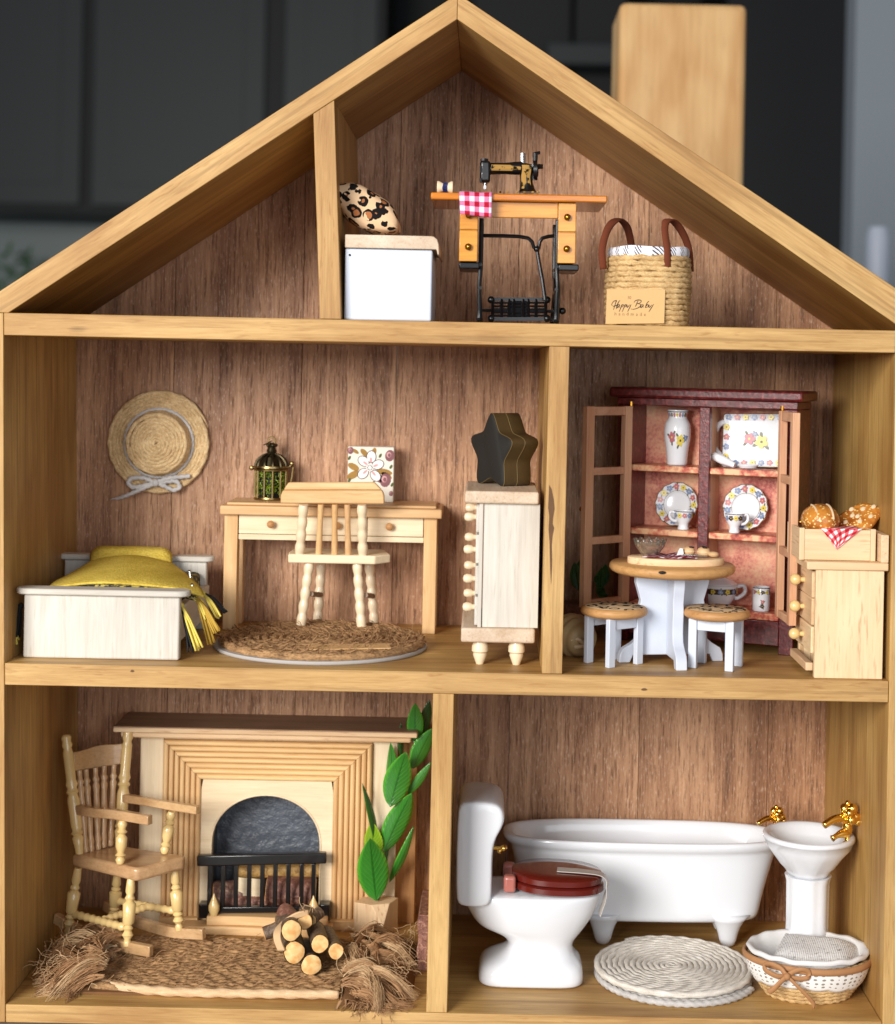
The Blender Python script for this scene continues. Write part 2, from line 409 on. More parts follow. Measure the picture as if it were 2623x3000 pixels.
def plaid():
    t = NT('hatched_white_ribbon'); x = t.n('SeparateXYZ', {0: t.co((1, 1, 1), uv=True)})
    u, v = x.outputs[0], x.outputs[1]
    blk = t.mth('GREATER_THAN', t.mth('FRACT', t.mth('MULTIPLY', u, 1/.62)), .5)
    h = t.mth('GREATER_THAN', t.mth('FRACT', t.mth('MULTIPLY', t.mth('ADD', u, t.mth('MULTIPLY', v, 1.0)), 7.5)), .58)
    c = t.mix(t.mth('MULTIPLY', blk, h), S(232, 232, 240), S(52, 44, 44))
    return t.out(c, .8)
M_plaid = plaid()
def leopard(name, f, base, inner):
    t = NT(name); v0 = t.co((1, 1, 1), jitter=False)
    dn = t.n('TexNoise', {'Vector': v0, 'Scale': f*1.6, 'Detail': 2})
    off = t.n('VectorMath', {0: dn.outputs['Color'], 1: (.22/f*1.6, .22/f*1.6, .22/f*1.6)}, operation='MULTIPLY').outputs[0]
    v = t.n('VectorMath', {0: v0, 1: off}, operation='ADD').outputs[0]
    vo = t.n('TexVoronoi', {'Vector': v, 'Scale': f, 'Randomness': .8})
    d = vo.outputs['Distance']
    ring = t.mth('MULTIPLY', t.mth('GREATER_THAN', d, .27), t.mth('LESS_THAN', d, .50))
    gap = t.mth('GREATER_THAN', t.noise(v0, f*1.3, 1, .5), .40)
    c = t.mix(t.mth('LESS_THAN', d, .27), base, inner)
    c = t.mix(t.mth('MULTIPLY', ring, gap), c, S(20, 16, 16))
    return t.out(c, .8, spec=.2)
M_leo = leopard('leopard_print_cloth', 1.9, S(226, 190, 150), S(168, 104, 62))
M_leos = leopard('leopard_print_seat', 1.9, S(206, 178, 140), S(206, 178, 140))
M_leaf = None
def leafm(name, c1, c2):
    t = NT(name); n = t.noise(t.co((1, 1, 1)), .8, 3)
    x = t.n('SeparateXYZ', {0: t.co((1, 1, 1), uv=True)}); au = t.mth('ABSOLUTE', t.mth('SUBTRACT', x.outputs[0], .5))
    vn = t.mth('POWER', t.mth('ABSOLUTE', t.mth('SINE', t.mth('MULTIPLY', t.mth('SUBTRACT', x.outputs[1], t.mth('MULTIPLY', au, .55)), 34.0))), 8.0)
    mid = t.mth('LESS_THAN', au, .035)
    c = t.mix(n, c1, c2)
    c = t.mix(t.mth('MULTIPLY', t.ramp(au, [(.36, 0.0), (.5, 1.0)]), .65), c, tuple(min(1, q*1.9+.02) for q in c2[:2])+(c2[2], 1))
    c = t.mix(t.mth('MULTIPLY', vn, .14), c, tuple(q*1.6 for q in c2[:3])+(1,))
    c = t.mix(t.mth('MULTIPLY', mid, .6), c, tuple(q*.5 for q in c1[:3])+(1,))
    h = t.mth('SUBTRACT', t.mth('MULTIPLY', vn, .6), mid)
    return t.out(c, .22, h, .45, .04, coat=.5, spec=.6)
M_leaf = leafm('plastic_leaf', S(34, 104, 34), S(66, 142, 48)); M_leafy = leafm('yellow_green_leaf', S(96, 142, 28), S(136, 170, 40))
M_leafd = leafm('dark_leaf', S(20, 62, 28), S(40, 92, 34)); M_stem = plain('green_stem', S(60, 96, 34), .5)
M_red = None
def redstain():
    t = NT('crackled_red_stain'); v = t.co((1, 1, 1), jitter=False)
    n = t.noise(v, 5, 4, .7); n2 = t.noise(v, 1.2, 3)
    c = t.ramp(n, [(.3, S(58, 14, 16)), (.55, S(98, 26, 28)), (.72, S(150, 66, 62))])
    return t.out(c, .35, n, .8, .03, coat=.3)
M_red = redstain()
def pinkback():
    t = NT('sponged_pink_tan'); v = t.co((1, 1, 1), jitter=False)
    n = t.noise(v, 6, 4, .75); n2 = t.noise(v, .55, 2, .5)
    f = t.mth('ADD', t.mth('MULTIPLY', n, .45), t.mth('MULTIPLY', n2, .55))
    c = t.ramp(f, [(.38, S(236, 192, 152)), (.5, S(226, 152, 126)), (.62, S(176, 84, 78))])
    return t.out(c, .6, n, .5, .02)
M_pink = pinkback()
def shelfm():
    t = NT('red_edged_shelf'); v = t.co((1, 1, 1), jitter=False)
    f = t.mth('ADD', t.mth('MULTIPLY', t.noise(v, .6, 2), .6), t.mth('MULTIPLY', t.noise(v, 4, 3), .4))
    return t.out(t.ramp(f, [(.44, S(228, 178, 134)), (.54, S(190, 90, 64)), (.62, S(122, 30, 30))]), .45, coat=.2)
M_shelf = shelfm()
M_star = plain('black_matt_paint', S(26, 23, 19), .75, bump=.2, bsc=8); M_stare = plain('dark_gold_edge_paint', S(78, 62, 36), .5, mot=.5, bump=.2); M_starg = plain('gold_line_paint', S(116, 98, 56), .5)
M_bark = None
def barkm(name, a, b, c):
    t = NT(name); n = t.noise(t.co((1.2, 1.2, 1.2)), 3.4, 5, .75, .8)
    return t.out(t.ramp(n, [(.32, a), (.52, b), (.7, c)]), .5, n, 1.0, .06)
M_bark = barkm('dark_bark', S(58, 46, 38), S(112, 90, 72), S(168, 146, 124)); M_barkr = barkm('red_brown_bark', S(84, 50, 42), S(140, 92, 76), S(196, 154, 134))
M_barkp = barkm('peeling_bark', S(76, 54, 48), S(148, 110, 96), S(222, 198, 170)); M_birch = barkm('yellow_bark', S(120, 80, 36), S(206, 164, 96), S(226, 190, 128))
def endg():
    t = NT('log_end_grain'); v = t.co((1, 1, 1))
    w_ = t.n('TexNoise', {'Vector': v, 'Scale': 3.2, 'Detail': 3}).outputs[0]
    return t.out(t.ramp(w_, [(.35, S(214, 158, 92)), (.55, S(232, 188, 124)), (.75, S(240, 206, 150))]), .7, w_, .2)
M_end = endg()
M_lid = plain('red_brown_plastic', S(98, 26, 18), .22, coat=.7, mot=.25); M_hinge = plain('pink_brown_plastic', S(176, 104, 92), .3, coat=.4)
def glassm():
    t = NT('pressed_glass'); t.p.inputs['Transmission Weight'].default_value = .92; t.p.inputs['IOR'].default_value = 1.45
    return t.out(S(236, 224, 206), .04)
M_glass = glassm()
M_tape = plain('clear_tape', S(190, 182, 174), .35)
M_bread = None
def breadm():
    t = NT('seeded_crust'); v = t.co((1, 1, 1)); n = t.noise(v, 1.2, 3)
    vo = t.n('TexVoronoi', {'Vector': v, 'Scale': 6.5}).outputs['Distance']
    c = t.ramp(n, [(.35, S(150, 76, 22)), (.6, S(206, 134, 54))])
    c = t.mix(t.mth('LESS_THAN', vo, .30), c, S(238, 208, 136))
    return t.out(c, .35, t.mth('SUBTRACT', 1.0, vo), .6, .04, coat=.3)
M_bread = breadm(); M_flour = plain('pale_dough', S(232, 206, 168), .6, mot=.3); M_bun = plain('biscuit', S(214, 176, 128), .5, mot=.4); M_choc = plain('dark_icing', S(50, 30, 24), .3)
M_shell = plain('sea_shell', S(186, 158, 112), .5, mot=.4, bump=.3, bsc=4)
M_moss = leafm('moss', S(70, 96, 20), S(150, 176, 40))
P_pink = plain('print_pink', S(192, 112, 122), .3, mot=.4); P_yel = plain('print_yellow', S(226, 204, 92), .3, mot=.3); P_blu = plain('print_blue', S(126, 146, 186), .3, mot=.4)
P_grn = plain('print_green', S(84, 84, 50), .3); P_drk = plain('print_dark', S(64, 44, 40), .3); P_gold = plain('print_gold_line', S(120, 92, 40), .3, metal=.4)
P_mauve = plain('print_mauve', S(136, 90, 94), .8, mot=.5); P_ochre = plain('print_ochre', S(164, 126, 62), .8, mot=.5); P_cream = plain('print_cream', S(228, 222, 208), .85, bump=.3, bsc=14); P_wht = plain('print_white', S(238, 234, 232), .8); P_blush = plain('print_blush', S(206, 156, 156), .8); P_olv = plain('print_olive', S(80, 92, 50), .8)
PRINT = [P_pink, P_yel, P_blu, P_grn, P_drk]
def flower(mb, fn, a, b, R, col, rot=0, leaves=True):
    if leaves:
        mb.mi = 3
        for q in (.4, 2.3, 4.2): mb.disc(lambda x, y: fn(x, y, .004), a+R*.95*math.cos(q+rot), b+R*.95*math.sin(q+rot), R*.5, R*.22, q+rot, 6)
    mb.mi = col
    for i in range(5):
        q = rot+2*pi*i/5; mb.disc(lambda x, y: fn(x, y, .007+.0006*i), a+R*.5*math.cos(q), b+R*.5*math.sin(q), R*.45, R*.38, q, 8)
    mb.mi = 4 if col == 1 else 1
    mb.disc(lambda x, y: fn(x, y, .012), a, b, R*.2, R*.2, 0, 6); mb.mi = 0

# ------------------------------------------------------------------ setting: table, kitchen behind
M_table = plain('grey_brown_table', S(120, 108, 96), .5, mot=.2)
o = build(MB().box(-70, 110, -60, 60, -4.85, -.875), 'table_surface', M_table); o['kind'] = 'structure'
M_cab = plain('charcoal_cabinet_paint', S(40, 44, 43), .5, mot=.1); M_cabd = plain('dark_plinth', S(14, 14, 14), .6)
M_wallk = plain('pale_grey_wall_paint', S(138, 146, 152), .7); M_splash = plain('grey_green_tile', S(140, 150, 146), .4)
YB = 320
def bgx(px): return at(px, 500, YB)[0]
def bgz(py): return at(1300, py, YB)[2]
o = build(MB().box(-90, 140, YB+40, YB+42, -80, 140), 'kitchen_wall', plain('dim_wall_paint', S(34, 36, 35), .7)); o['kind'] = 'structure'
o = build(MB().box(-90, 140, YB-120, YB+40, -81, -80), 'kitchen_floor', plain('dim_floor', S(60, 54, 48), .6)); o['kind'] = 'structure'
cb = thing('wall_cabinet', 'dark charcoal kitchen wall cabinet far behind the left roof slope', 'cabinet', (bgx(500), YB, bgz(640)))
m = MB(); m.box(bgx(-260), bgx(1120), YB+1.5, YB+39, bgz(640), bgz(-900)); build(m, 'cabinet_box', M_cabd, cb)
for x0, x1 in ((-230, 236), (268, 772), (826, 1100)):
    m = MB(); X0, X1 = bgx(x0), bgx(x1); Z0, Z1 = bgz(622), bgz(-880)
    m.box(X0, X1, YB, YB+1.4, Z0, Z1)
    d = build(m, 'cabinet_door', M_cab, cb, bevel=.3)
    m = MB(); m.box(X0+5, X1-5, YB-.16, YB-.02, Z0+5, Z1-5); build(m, 'door_panel', M_cab, d, bevel=.12)
m = MB(); m.box(bgx(-260), bgx(1300), YB+39.2, YB+39.9, bgz(1500), bgz(640)); o = build(m, 'tiled_splashback', M_splash, loc=(bgx(400), YB+39.5, bgz(1500)))
tag(o, 'pale grey green splashback under the dark wall cabinet at far left', 'splashback')
m = MB(); m.box(bgx(-260), bgx(1300), YB-4, YB+38, bgz(1500)-6, bgz(1500)); o = build(m, 'kitchen_counter', M_splash, loc=(bgx(400), YB+10, bgz(1500)-6)); tag(o, 'pale kitchen counter far behind the house', 'counter')
bp = thing('houseplant', 'small dark blurred plant below the wall cabinet at far left', 'plant', at(60, 1400, YB+20))
m = MB(); c0 = at(60, 1210, YB+20); m.lathe(at(60, 1480, YB+20), [(0, 0), (3, 0), (4, 9), (0, 9)], 12); build(m, 'plant_pot', M_cabd, bp)
m = MB()
for i in range(70):
    a, h, r = rnd.uniform(0, 6.3), rnd.uniform(0, 1), rnd.uniform(.2, 1)
    c1 = at(40+120*r*math.cos(a), 860-150*h+60*r, YB+20+4*math.sin(a)); dx = V((rnd.uniform(-1, 1), rnd.uniform(-1, 1), rnd.uniform(-.3, 1))).normalized()*2.6; sx = V((-dx.y, dx.x, .4))*.35
    m.add([c1-dx, c1+sx, c1+dx, c1-sx], [(0, 1, 2, 3)])
m.tube([at(60, 1400, YB+20), at(60, 800, YB+20)], .5, 6)
build(m, 'foliage', M_leafd, bp, kind='stuff')
m = MB(); m.box(bgx(1380), bgx(1668), YB+2, YB+39, bgz(700), bgz(-900)); m.box(bgx(1676), bgx(1830), YB, YB+39, bgz(700), bgz(-900))
o = build(m, 'tall_cupboard', M_cabd, loc=(bgx(1600), YB, bgz(700)), bevel=.3); tag(o, 'near black tall cupboard behind the roof peak', 'cupboard')
m = MB(); m.box(bgx(1590), bgx(1815), YB-14, YB-1, bgz(212), bgz(150)); o = build(m, 'wall_shelf', M_cab, loc=(bgx(1700), YB-7, bgz(212)), bevel=.4); tag(o, 'blurred grey shelf left of the wooden post', 'shelf')
m = MB(); m.box(bgx(2100), bgx(2488), YB-10, YB+36, -79.9, bgz(-900)); o = build(m, 'refrigerator', plain('black_appliance', S(13, 13, 14), .5), loc=(bgx(2300), YB, -79.9), bevel=1); tag(o, 'tall black refrigerator between the wooden post and the grey wall', 'refrigerator')
m = MB(); m.box(at(2500, 500, 150).x, at(3300, 500, 150).x, 150, 156, -80, 140); o = build(m, 'grey_wall', M_wallk, kind='structure')
m = MB(); c0 = at(2570, 850, 130); m.lathe((c0[0], c0[1], c0[2]), [(0, 0), (1.35, 0), (1.45, 1), (1.4, 6.3), (1.1, 7.6), (0, 7.7)], 20)
o = build(m, 'white_bottle', M_whitep, loc=c0); tag(o, 'slim white bottle against the grey wall at far right', 'bottle')
m = MB(); m.box(c0[0]-6, c0[0]+14, 124, 136, c0[2]-2, c0[2]-.01); m.box(c0[0]-5, c0[0]+13, 125, 135, -79.9, c0[2]-2); o = build(m, 'side_counter', M_cab, loc=(c0[0], 130, -79.9)); tag(o, 'grey counter under the white bottle at far right', 'counter')
# wooden post behind the roof
m = MB(); Yp = 48; X0, X1 = at(1812, 250, Yp)[0], at(2186, 250, Yp)[0]; m.box(X0, X1, Yp, Yp+7, -.87, at(2000, 8, Yp)[2])
o = build(m, 'wooden_post', wood('post_pine', S(230, 194, 138), S(204, 162, 104), 'z', .6, g=.35, pore=.3, knot=.3, blot=.5), loc=((X0+X1)/2, Yp+3, -.87), bevel=.5, seg=3)
tag(o, 'thick pale wooden post standing behind the right roof slope', 'post')

# ------------------------------------------------------------------ the doll's house
DEP = 12.9; ZM, ZB, ZT = 14.61, 28.74, 29.70; XR = 38.36; MB0 = 13.68; Z0 = -.08
H = thing('dollhouse', 'open fronted wooden doll house with five rooms and a gable roof', 'dollhouse', (19.2, 6, -.87))
xl = lambda z: .6-.68*(z+.08)/29.73       # the left side leans a little
g = .012
m = MB(); m.prism([(xl(-.85)-g-.95, -.85), (xl(-.85)-g, -.85), (xl(ZT)-g, ZT-g), (xl(ZT)-g-.95, ZT-g)], 'y', 0, DEP); build(m, 'side_panel', [M_fz, M_ez], H, bevel=.03, front=True)
m = MB(); m.box(XR+g, XR+.95, 0, DEP, -.85, ZT-g); build(m, 'side_panel', [M_fz, M_ez], H, bevel=.03, front=True)
def shelf(z0, z1, n):
    m = MB(); m.prism([(xl(z0)+g, z0), (XR-g, z0), (XR-g, z1), (xl(z1)+g, z1)], 'y', 0, DEP); return build(m, n, [M_fx, M_ex], H, bevel=.03, front=True)
shelf(-.85, Z0, 'floor_board'); shelf(MB0, ZM, 'floor_board'); shelf(ZB, ZT, 'floor_board')
def upright(x0b, x1b, x0t, x1t, zb, zt, zt2=None):
    m = MB(); m.prism([(x0b, zb+g), (x1b, zb+g), (x1t, (zt2 or zt)-g), (x0t, zt-g)], 'y', .02, DEP-.01); build(m, 'partition', [M_fz, M_ez], H, bevel=.03, front=True)
upright(18.72, 19.62, 18.74, 19.64, Z0, MB0); upright(23.41, 24.28, 23.45, 24.32, ZM, ZB)
AX, AO, AI = 19.2, 43.82, 42.73
rl = lambda x: AI-.683*(AX-x); rr = lambda x: AI-.666*(x-AX)
upright(13.54, 14.46, 13.08, 13.97, ZT, rl(13.08), rl(13.97))
m = MB(); m.prism([(AX-g/2, AI), (AX-g/2, AO), (-1.4, AO-.678*20.6), (-1.3, ZT), (.12, ZT)], 'y', 0, DEP); build(m, 'roof_panel', [M_fl, M_el], H, bevel=.03, front=True)
m = MB(); m.prism([(AX+g/2, AI), (38.76, ZT), (39.6, ZT), (39.6, AO-.643*20.4), (AX+g/2, AO)], 'y', 0, DEP); build(m, 'roof_panel', [M_fr, M_er], H, bevel=.03, front=True)
xs = [-.9, 4.9, 11.4, 16.2, 22.3, 28.9, 35.45, 39.3]
roof = lambda x: min(rl(x), rr(x))+.35
for a, b in zip(xs, xs[1:]):
    m = MB(); al, ar = a+.012, b-.012
    top = [(ar, roof(ar))]+([(AX, roof(AX))] if al < AX < ar else [])+[(al, roof(al))]
    m.prism([(al, -.85), (ar, -.85)]+top, 'y', DEP+.005+rnd.uniform(0, .03), DEP+.3); build(m, 'back_board', M_back, H, bevel=.01, seg=1)

def mark(pts, name, col):
    m = MB(); ps = [at(x, y, -.006) for x, y in pts]; m.add(ps+[q+V((0, .004, 0)) for q in ps], [tuple(range(len(ps)))]); build(m, name, col, H, ang=180)
M_knot = plain('dark_knot', S(104, 70, 40), .7, mot=.5)
mark([(1260+x*.4976, 1000+y*.4976) for x, y in ((702, 845), (716, 870), (728, 930), (733, 985), (724, 1040), (722, 1075), (731, 1100), (722, 1140), (717, 1200), (719, 1300), (713, 1440), (707, 1300), (704, 1180), (699, 1110), (703, 1030), (696, 980), (700, 900))], 'wood_split', M_knot)
def kn(x, y, rx, ry): mark([(x+rx*math.cos(a)*(1+.2*math.sin(3*a)), y+ry*math.sin(a)) for a in [2*pi*i/12 for i in range(12)]], 'wood_knot', M_knot)
kn(1888, 2020, 9, 4); kn(388, 1966, 6, 4)
# ------------------------------------------------------------------ attic
def lerp(a, b, t): return a+(b-a)*t
def quadpt(p00, p10, p01, p11): return lambda u, v: p00.lerp(p10, u).lerp(p01.lerp(p11, u), v)
# white box with a wooden lid
x0, x1 = r3(163, 700, .6)[0], r3(546, 700, .6)[0]; zt = r3(350, 521, .6)[2]
t = thing('storage_box', 'white painted box with a rounded wooden lid beside the attic partition', 'box', ((x0+x1)/2, 3.4, ZT))
m = MB(); m.box(x0, x1, .6, 6.2, ZT+.005, zt); body = build(m, 'box_body', M_whitep, t, bevel=.09, seg=3)
c = r3(187, 548, .59); m = MB(); m.lathe((0, 0, 0), [(0, 0), (.05, 0), (.05, .03), (0, .03)], 10); m.v = [V((p.x+c[0], .6-p.z, c[2]+p.y)) for p in m.v]; build(m, 'nail_hole', M_dark, body)
zl = r3(350, 461, .4)[2]; xa, xb = r3(166, 500, .4)[0], r3(574, 500, .4)[0]
m = MB(); m.prism([(xa, zt+.01), (xb-.07, zt+.01), (xb-.02, zt-.22), (xb+.05, zt-.22), (xb+.02, zt+.22), (xb-.05, zt+.44), (xb-.2, zl-.02), (xb-.32, zl), (xa, zl)], 'y', .4, 6.3); build(m, 'lid', W_grey['y'], t, bevel=.04)
# leopard cushion
pc = r3(263, 352, 2.8); a0, a1 = r3(126, 262, 2.8), r3(404, 446, 2.8); ax = (a1-a0); hl = ax.length/2; ax.normalize(); nz = V((0, 1, 0)).cross(ax)*-1
if nz.z < 0: nz = -nz
def cush(sg):
    def f(u, v):
        a, b = 2*u-1, 2*v-1
        th = (max(0, 1-a*a))**.62*(max(0, 1-b**4))**.5
        k = 1-.08*(1-abs(b))*abs(a)
        pin = 1-.10*(1-a*a)*b*b
        return pc+ax*(a*hl)+V((0, b*1.55*pin, 0))+nz*(sg*.86*th+.05*math.sin(5*a+b*3))
    return f
m = MB(); m.sheet(cush(1), 26, 18); m.sheet(cush(-1), 26, 18)
o = build(m, 'leopard_cushion', M_leo, loc=pc, ang=180); tag(o, 'leopard print cushion leaning on the attic partition', 'cushion')
# treadle sewing table
FX = lambda x, y=0, Y=.9: r3(x, 500, Y)[0]
FZ = lambda y, Y=.9, x=900: r3(x, y, Y)[2]
zt = FZ(280, .5); zb = zt-.3
t = thing('sewing_table', 'orange varnished treadle sewing table with black iron legs in the attic', 'table', (r3(925, 500, 2.8)[0], 2.8, ZT))
m = MB(); m.box(FX(537, 0, .5), FX(1310, 0, .5), .5, 5.3, zb, zt); build(m, 'table_top', W_top['x'], t, bevel=.06)
for xa, xb in ((666, 746), (1097, 1175)):
    XA, XB = FX(xa), FX(xb)
    m = MB(); m.box(XA+.02, XB-.02, .98, 4.4, FZ(579), zb-.004); pl = build(m, 'drawer_case', W_honey['z'], t, bevel=.03)
    for ya, yb, ky in ((316, 441, 379), (446, 579, 517)):
        m = MB(); m.box(XA, XB, .85, .97, FZ(yb), FZ(ya)); d = build(m, 'drawer_front', W_honey['x'], pl, bevel=.03)
        kx = (XA+XB)/2; m = MB(); m.turn((kx, .85, FZ(ky)), (kx, .6, FZ(ky)), [(0, .07), (.3, .06), (.35, .13), (.6, .15), (.9, .09), (1, .01)], 12); k_ = build(m, 'knob', M_brass, t)
m = MB(); m.box(FX(747), FX(1096), 1.0, 1.25, FZ(383), zb-.004); m.box(FX(747), FX(1096), 1.25, 4.2, FZ(330), zb-.006); build(m, 'apron', W_honey['x'], t, bevel=.03)
# iron stand
XL, XRr = FX(762, 0, 2.6), FX(1090, 0, 2.6)
for X, o1 in ((XL, -1), (XRr, 1)):
    m = MB(); r = .10
    for ya, yb in ((1.4, .9), (4.1, 4.7)):
        m.tube([(X, ya, FZ(400, 2.6)), (X, ya, FZ(600, 2.6)), (X+.05*o1, (ya+yb)/2+.35*(1 if ya < 3 else -1), FZ(690, 2.6)), (X, yb, ZT+.55), (X, yb, ZT+.12)], [r, r, r*.9, r*1.1, r*1.3], 8)
        m.ball((X, yb, ZT+.13), .13, .2, .12)
    for zz in (FZ(700, 2.6), ZT+.75, FZ(600, 2.6)): m.tube([(X, 1.3, zz), (X, 2.8, zz-.12), (X, 4.3, zz)], .08, 6)
    m.tube([(X, 1.4, FZ(640, 2.6)), (X, 4.2, ZT+.7)], .06, 6); m.tube([(X, 4.1, FZ(640, 2.6)), (X, 1.2, ZT+.7)], .06, 6)
    build(m, 'leg', M_iron, t)
    xa = X+o1*.05; xb = X+o1*.95
    m = MB(); m.box(xa, xb, 1.1, 4.3, FZ(580)-.30, FZ(580)-.02); build(m, 'bracket', M_iron, t, bevel=.05)
m = MB(); m.tube([r3(x, y, 2.4) for x, y in ((772, 463), (860, 464), (930, 467), (968, 474), (985, 490), (992, 512), (1003, 526), (1014, 518), (1018, 492), (1030, 474), (1055, 467), (1082, 464))], .085, 8); build(m, 'crank_rod', M_iron, t)
m = MB(); m.tube([r3(1004, 508, 2.35), r3(1012, 560, 2.3), r3(1030, 660, 2.2), r3(1042, 745, 2.1)], .085, 8); m.ball(r3(1005, 522, 2.3), .14); build(m, 'connecting_rod', M_iron, t)
# treadle plate, openwork
def TP(x, y): return r3(x, y, 1.7+(833-y)/96*1.0)
m = MB()
for y in (742, 828): m.bar([TP(800, y), TP(1056, y)], .16, .14, (0, -1, 0))
for x in (812, 852, 884, 905, 946, 968, 1002, 1044): m.tube([TP(x, 742), TP(x, 828)], .075, 6)
for y in (757, 772, 785, 799, 813): m.tube([TP(812, y), TP(1044, y)], .05, 6)
m.add([TP(884, 742), TP(968, 742), TP(968, 828), TP(884, 828)], [(0, 1, 2, 3)])
for x in (806, 1050):
    for y in (744, 826): m.ball(TP(x, y), .17)
m.tube([r3(760, 790, 2.2), r3(1118, 795, 2.2)], .07, 8); m.ball(r3(1118, 793, 2.2), .16)
build(m, 'treadle', M_iron, t)
m = MB(); cw = V((XRr+.12, 2.9, ZT+1.05)); m.tube([cw+V((0, .95*math.cos(a), .95*math.sin(a))) for a in [2*pi*i/28 for i in range(28)]], .09, 6, closed=True)
for i in range(4): m.tube([cw+V((0, .9*math.cos(i*pi/4), .9*math.sin(i*pi/4))), cw-V((0, .9*math.cos(i*pi/4), .9*math.sin(i*pi/4)))], .05, 6)
build(m, 'flywheel', M_iron, t)
# sewing machine head
Y = 3.6; q = lambda x, y, Yq=Y: rs(x, y, Yq)
t = thing('sewing_machine', 'small black and gold sewing machine on the orange table', 'sewing machine', (q(980, 430)[0], Y, zt))
m = MB(); m.box(q(700, 430)[0], q(1115, 430)[0], Y-.75, Y+.75, zt+.006, zt+.14); build(m, 'base_plate', M_blackp, t, bevel=.04)
m = MB(); R = []
for y, xa, xb, d in ((428, 895, 1065, .6), (400, 905, 1052, .5), (340, 912, 1030, .42), (270, 908, 1025, .4), (215, 895, 1022, .4), (180, 890, 1018, .38), (162, 905, 1005, .3), (156, 935, 985, .15)):
    pa, pb = q(xa, y), q(xb, y); cx, rx = (pa.x+pb.x)/2, (pb.x-pa.x)/2; R.append([(cx+rx*math.cos(2*pi*k/16), Y+d*math.sin(2*pi*k/16), pa.z if k is None else (pa.z+pb.z)/2) for k in range(16)])
m.rings(R); build(m, 'pillar', M_blackp, t)
m = MB(); m.turn(q(930, 200), q(610, 205), [(0, .30), (.2, .30), (.5, .26), (.9, .27), (1, .28)], 16); build(m, 'arm', M_blackp, t)
m = MB(); m.box(q(532, 200)[0], q(632, 200)[0], Y-.36, Y+.36, q(580, 338)[2], q(580, 135)[2]); build(m, 'machine_head', M_blackp, t, bevel=.12, seg=3)
m = MB(); m.turn(q(580, 338), q(580, 398), [(0, .1), (.2, .1), (.22, .06), (1, .05)], 10); m.box(q(566, 380)[0], q(592, 380)[0], Y-.08, Y+.08, q(580, 396)[2], q(580, 366)[2]); build(m, 'needle_bar', M_steel, t)
m = MB(); m.tube([q(543, 180, Y-.36), q(543, 240, Y-.36)], .06, 6); m.tube([q(540, 295, Y-.36), q(543, 335, Y-.36)], .06, 6); m.tube([q(575, 112), q(575, 140)], .18, 8); build(m, 'tension_screw', M_iron, t)
m = MB(); m.turn(q(1018, 220), q(1080, 220), [(0, .16), (.2, .2), (.25, .44), (.8, .46), (.85, .3), (1, .28)], 24); m.turn(q(1080, 184), q(1125, 184), [(0, .12), (1, .1)], 8)
m.tube([q(1050, 160), q(1052, 62), q(1098, 54)], [.1, .13, .08], 8); m.tube([q(1040, 160), q(1040, 310)], .16, 8); build(m, 'hand_wheel', M_blackp, t)
m = MB(); m.tube([q(935, 160), q(935, 58)], .12, 8); build(m, 'spool_pin', M_steel, t)
m = MB()
m.sheet(lambda u, v: q(640+300*u, 0)*1 if 0 else V((q(640+300*u, 200)[0], Y-.305+.06*abs(2*v-1)**2, q(700, 172+56*v)[2])), 12, 4)
m.sheet(lambda u, v: V((q(922+84*v+4*math.sin(u*9), 300)[0], Y-.405-.12*max(0, u-.6)+.05*abs(2*v-1)**2, q(960, 178+222*u)[2])), 14, 4)
for x in (722, 790, 880, 950, 1030, 1078): m.ball(q(x, 424, Y-.76), .08 if x > 1000 else .07, .05, .05, 8)
m.box(q(720, 430)[0], q(800, 430)[0], Y-.78, Y-.74, zt+.05, zt+.12); m.box(q(880, 430)[0], q(960, 430)[0], Y-.78, Y-.74, zt+.05, zt+.12)
build(m, 'gold_ornament', speck('gold_and_black_transfer', S(196, 160, 92), S(44, 34, 18), 3.5, .54, .62, metal=.8), t, kind='stuff')
# thread spool and cloth
Y = 1.1; a, b = rs(132, 380, Y), rs(278, 376, Y); a.z = b.z = zt+.28
t = thing('thread_spool', 'tiny wooden spool of dark blue thread on the left end of the sewing table', 'spool', (lerp(a.x, b.x, .5), Y, zt))
m = MB(); m.turn(a, b, [(0, .27), (.10, .28), (.34, .19), (.66, .19), (.9, .28), (1, .27)], 16); build(m, 'bobbin', W_pale['x'], t)
m = MB(); m.tube([a.lerp(b, .37+.3*abs((i/7) % 2-1))+V((0, .20*math.cos(i*1.05), .20*math.sin(i*1.05))) for i in range(170)], .028, 4); build(m, 'thread', plain('navy_thread', S(28, 38, 96), .6), t)
pA, pB = rs(340, 430, .42), rs(645, 430, .42)
def cl(u, v):
    s_ = v*2.25
    x = lerp(pA.x, pB.x, u)+(.10*(s_-1.2)*(1-u)*.5 if s_ > 1.2 else 0)
    if s_ < 1.2: return V((x, 1.62-s_, zt+.03+.02*math.sin(u*7)))
    return V((x, .42-.05*math.sin((s_-1.2)*2.4+u*2)-.04*math.sin(u*8)-.1*min(1, s_-1.2)+.02, zt+.02-(s_-1.2)*(1.02-.10*(1-u))))
m = MB(); m.sheet(cl, 16, 22, 1.5, 2.25); o = build(m, 'gingham_cloth', M_ging, loc=(pA.x+.7, .9, zt), solid=.035, ang=180); tag(o, 'pink and red gingham cloth hanging over the sewing table edge', 'cloth')
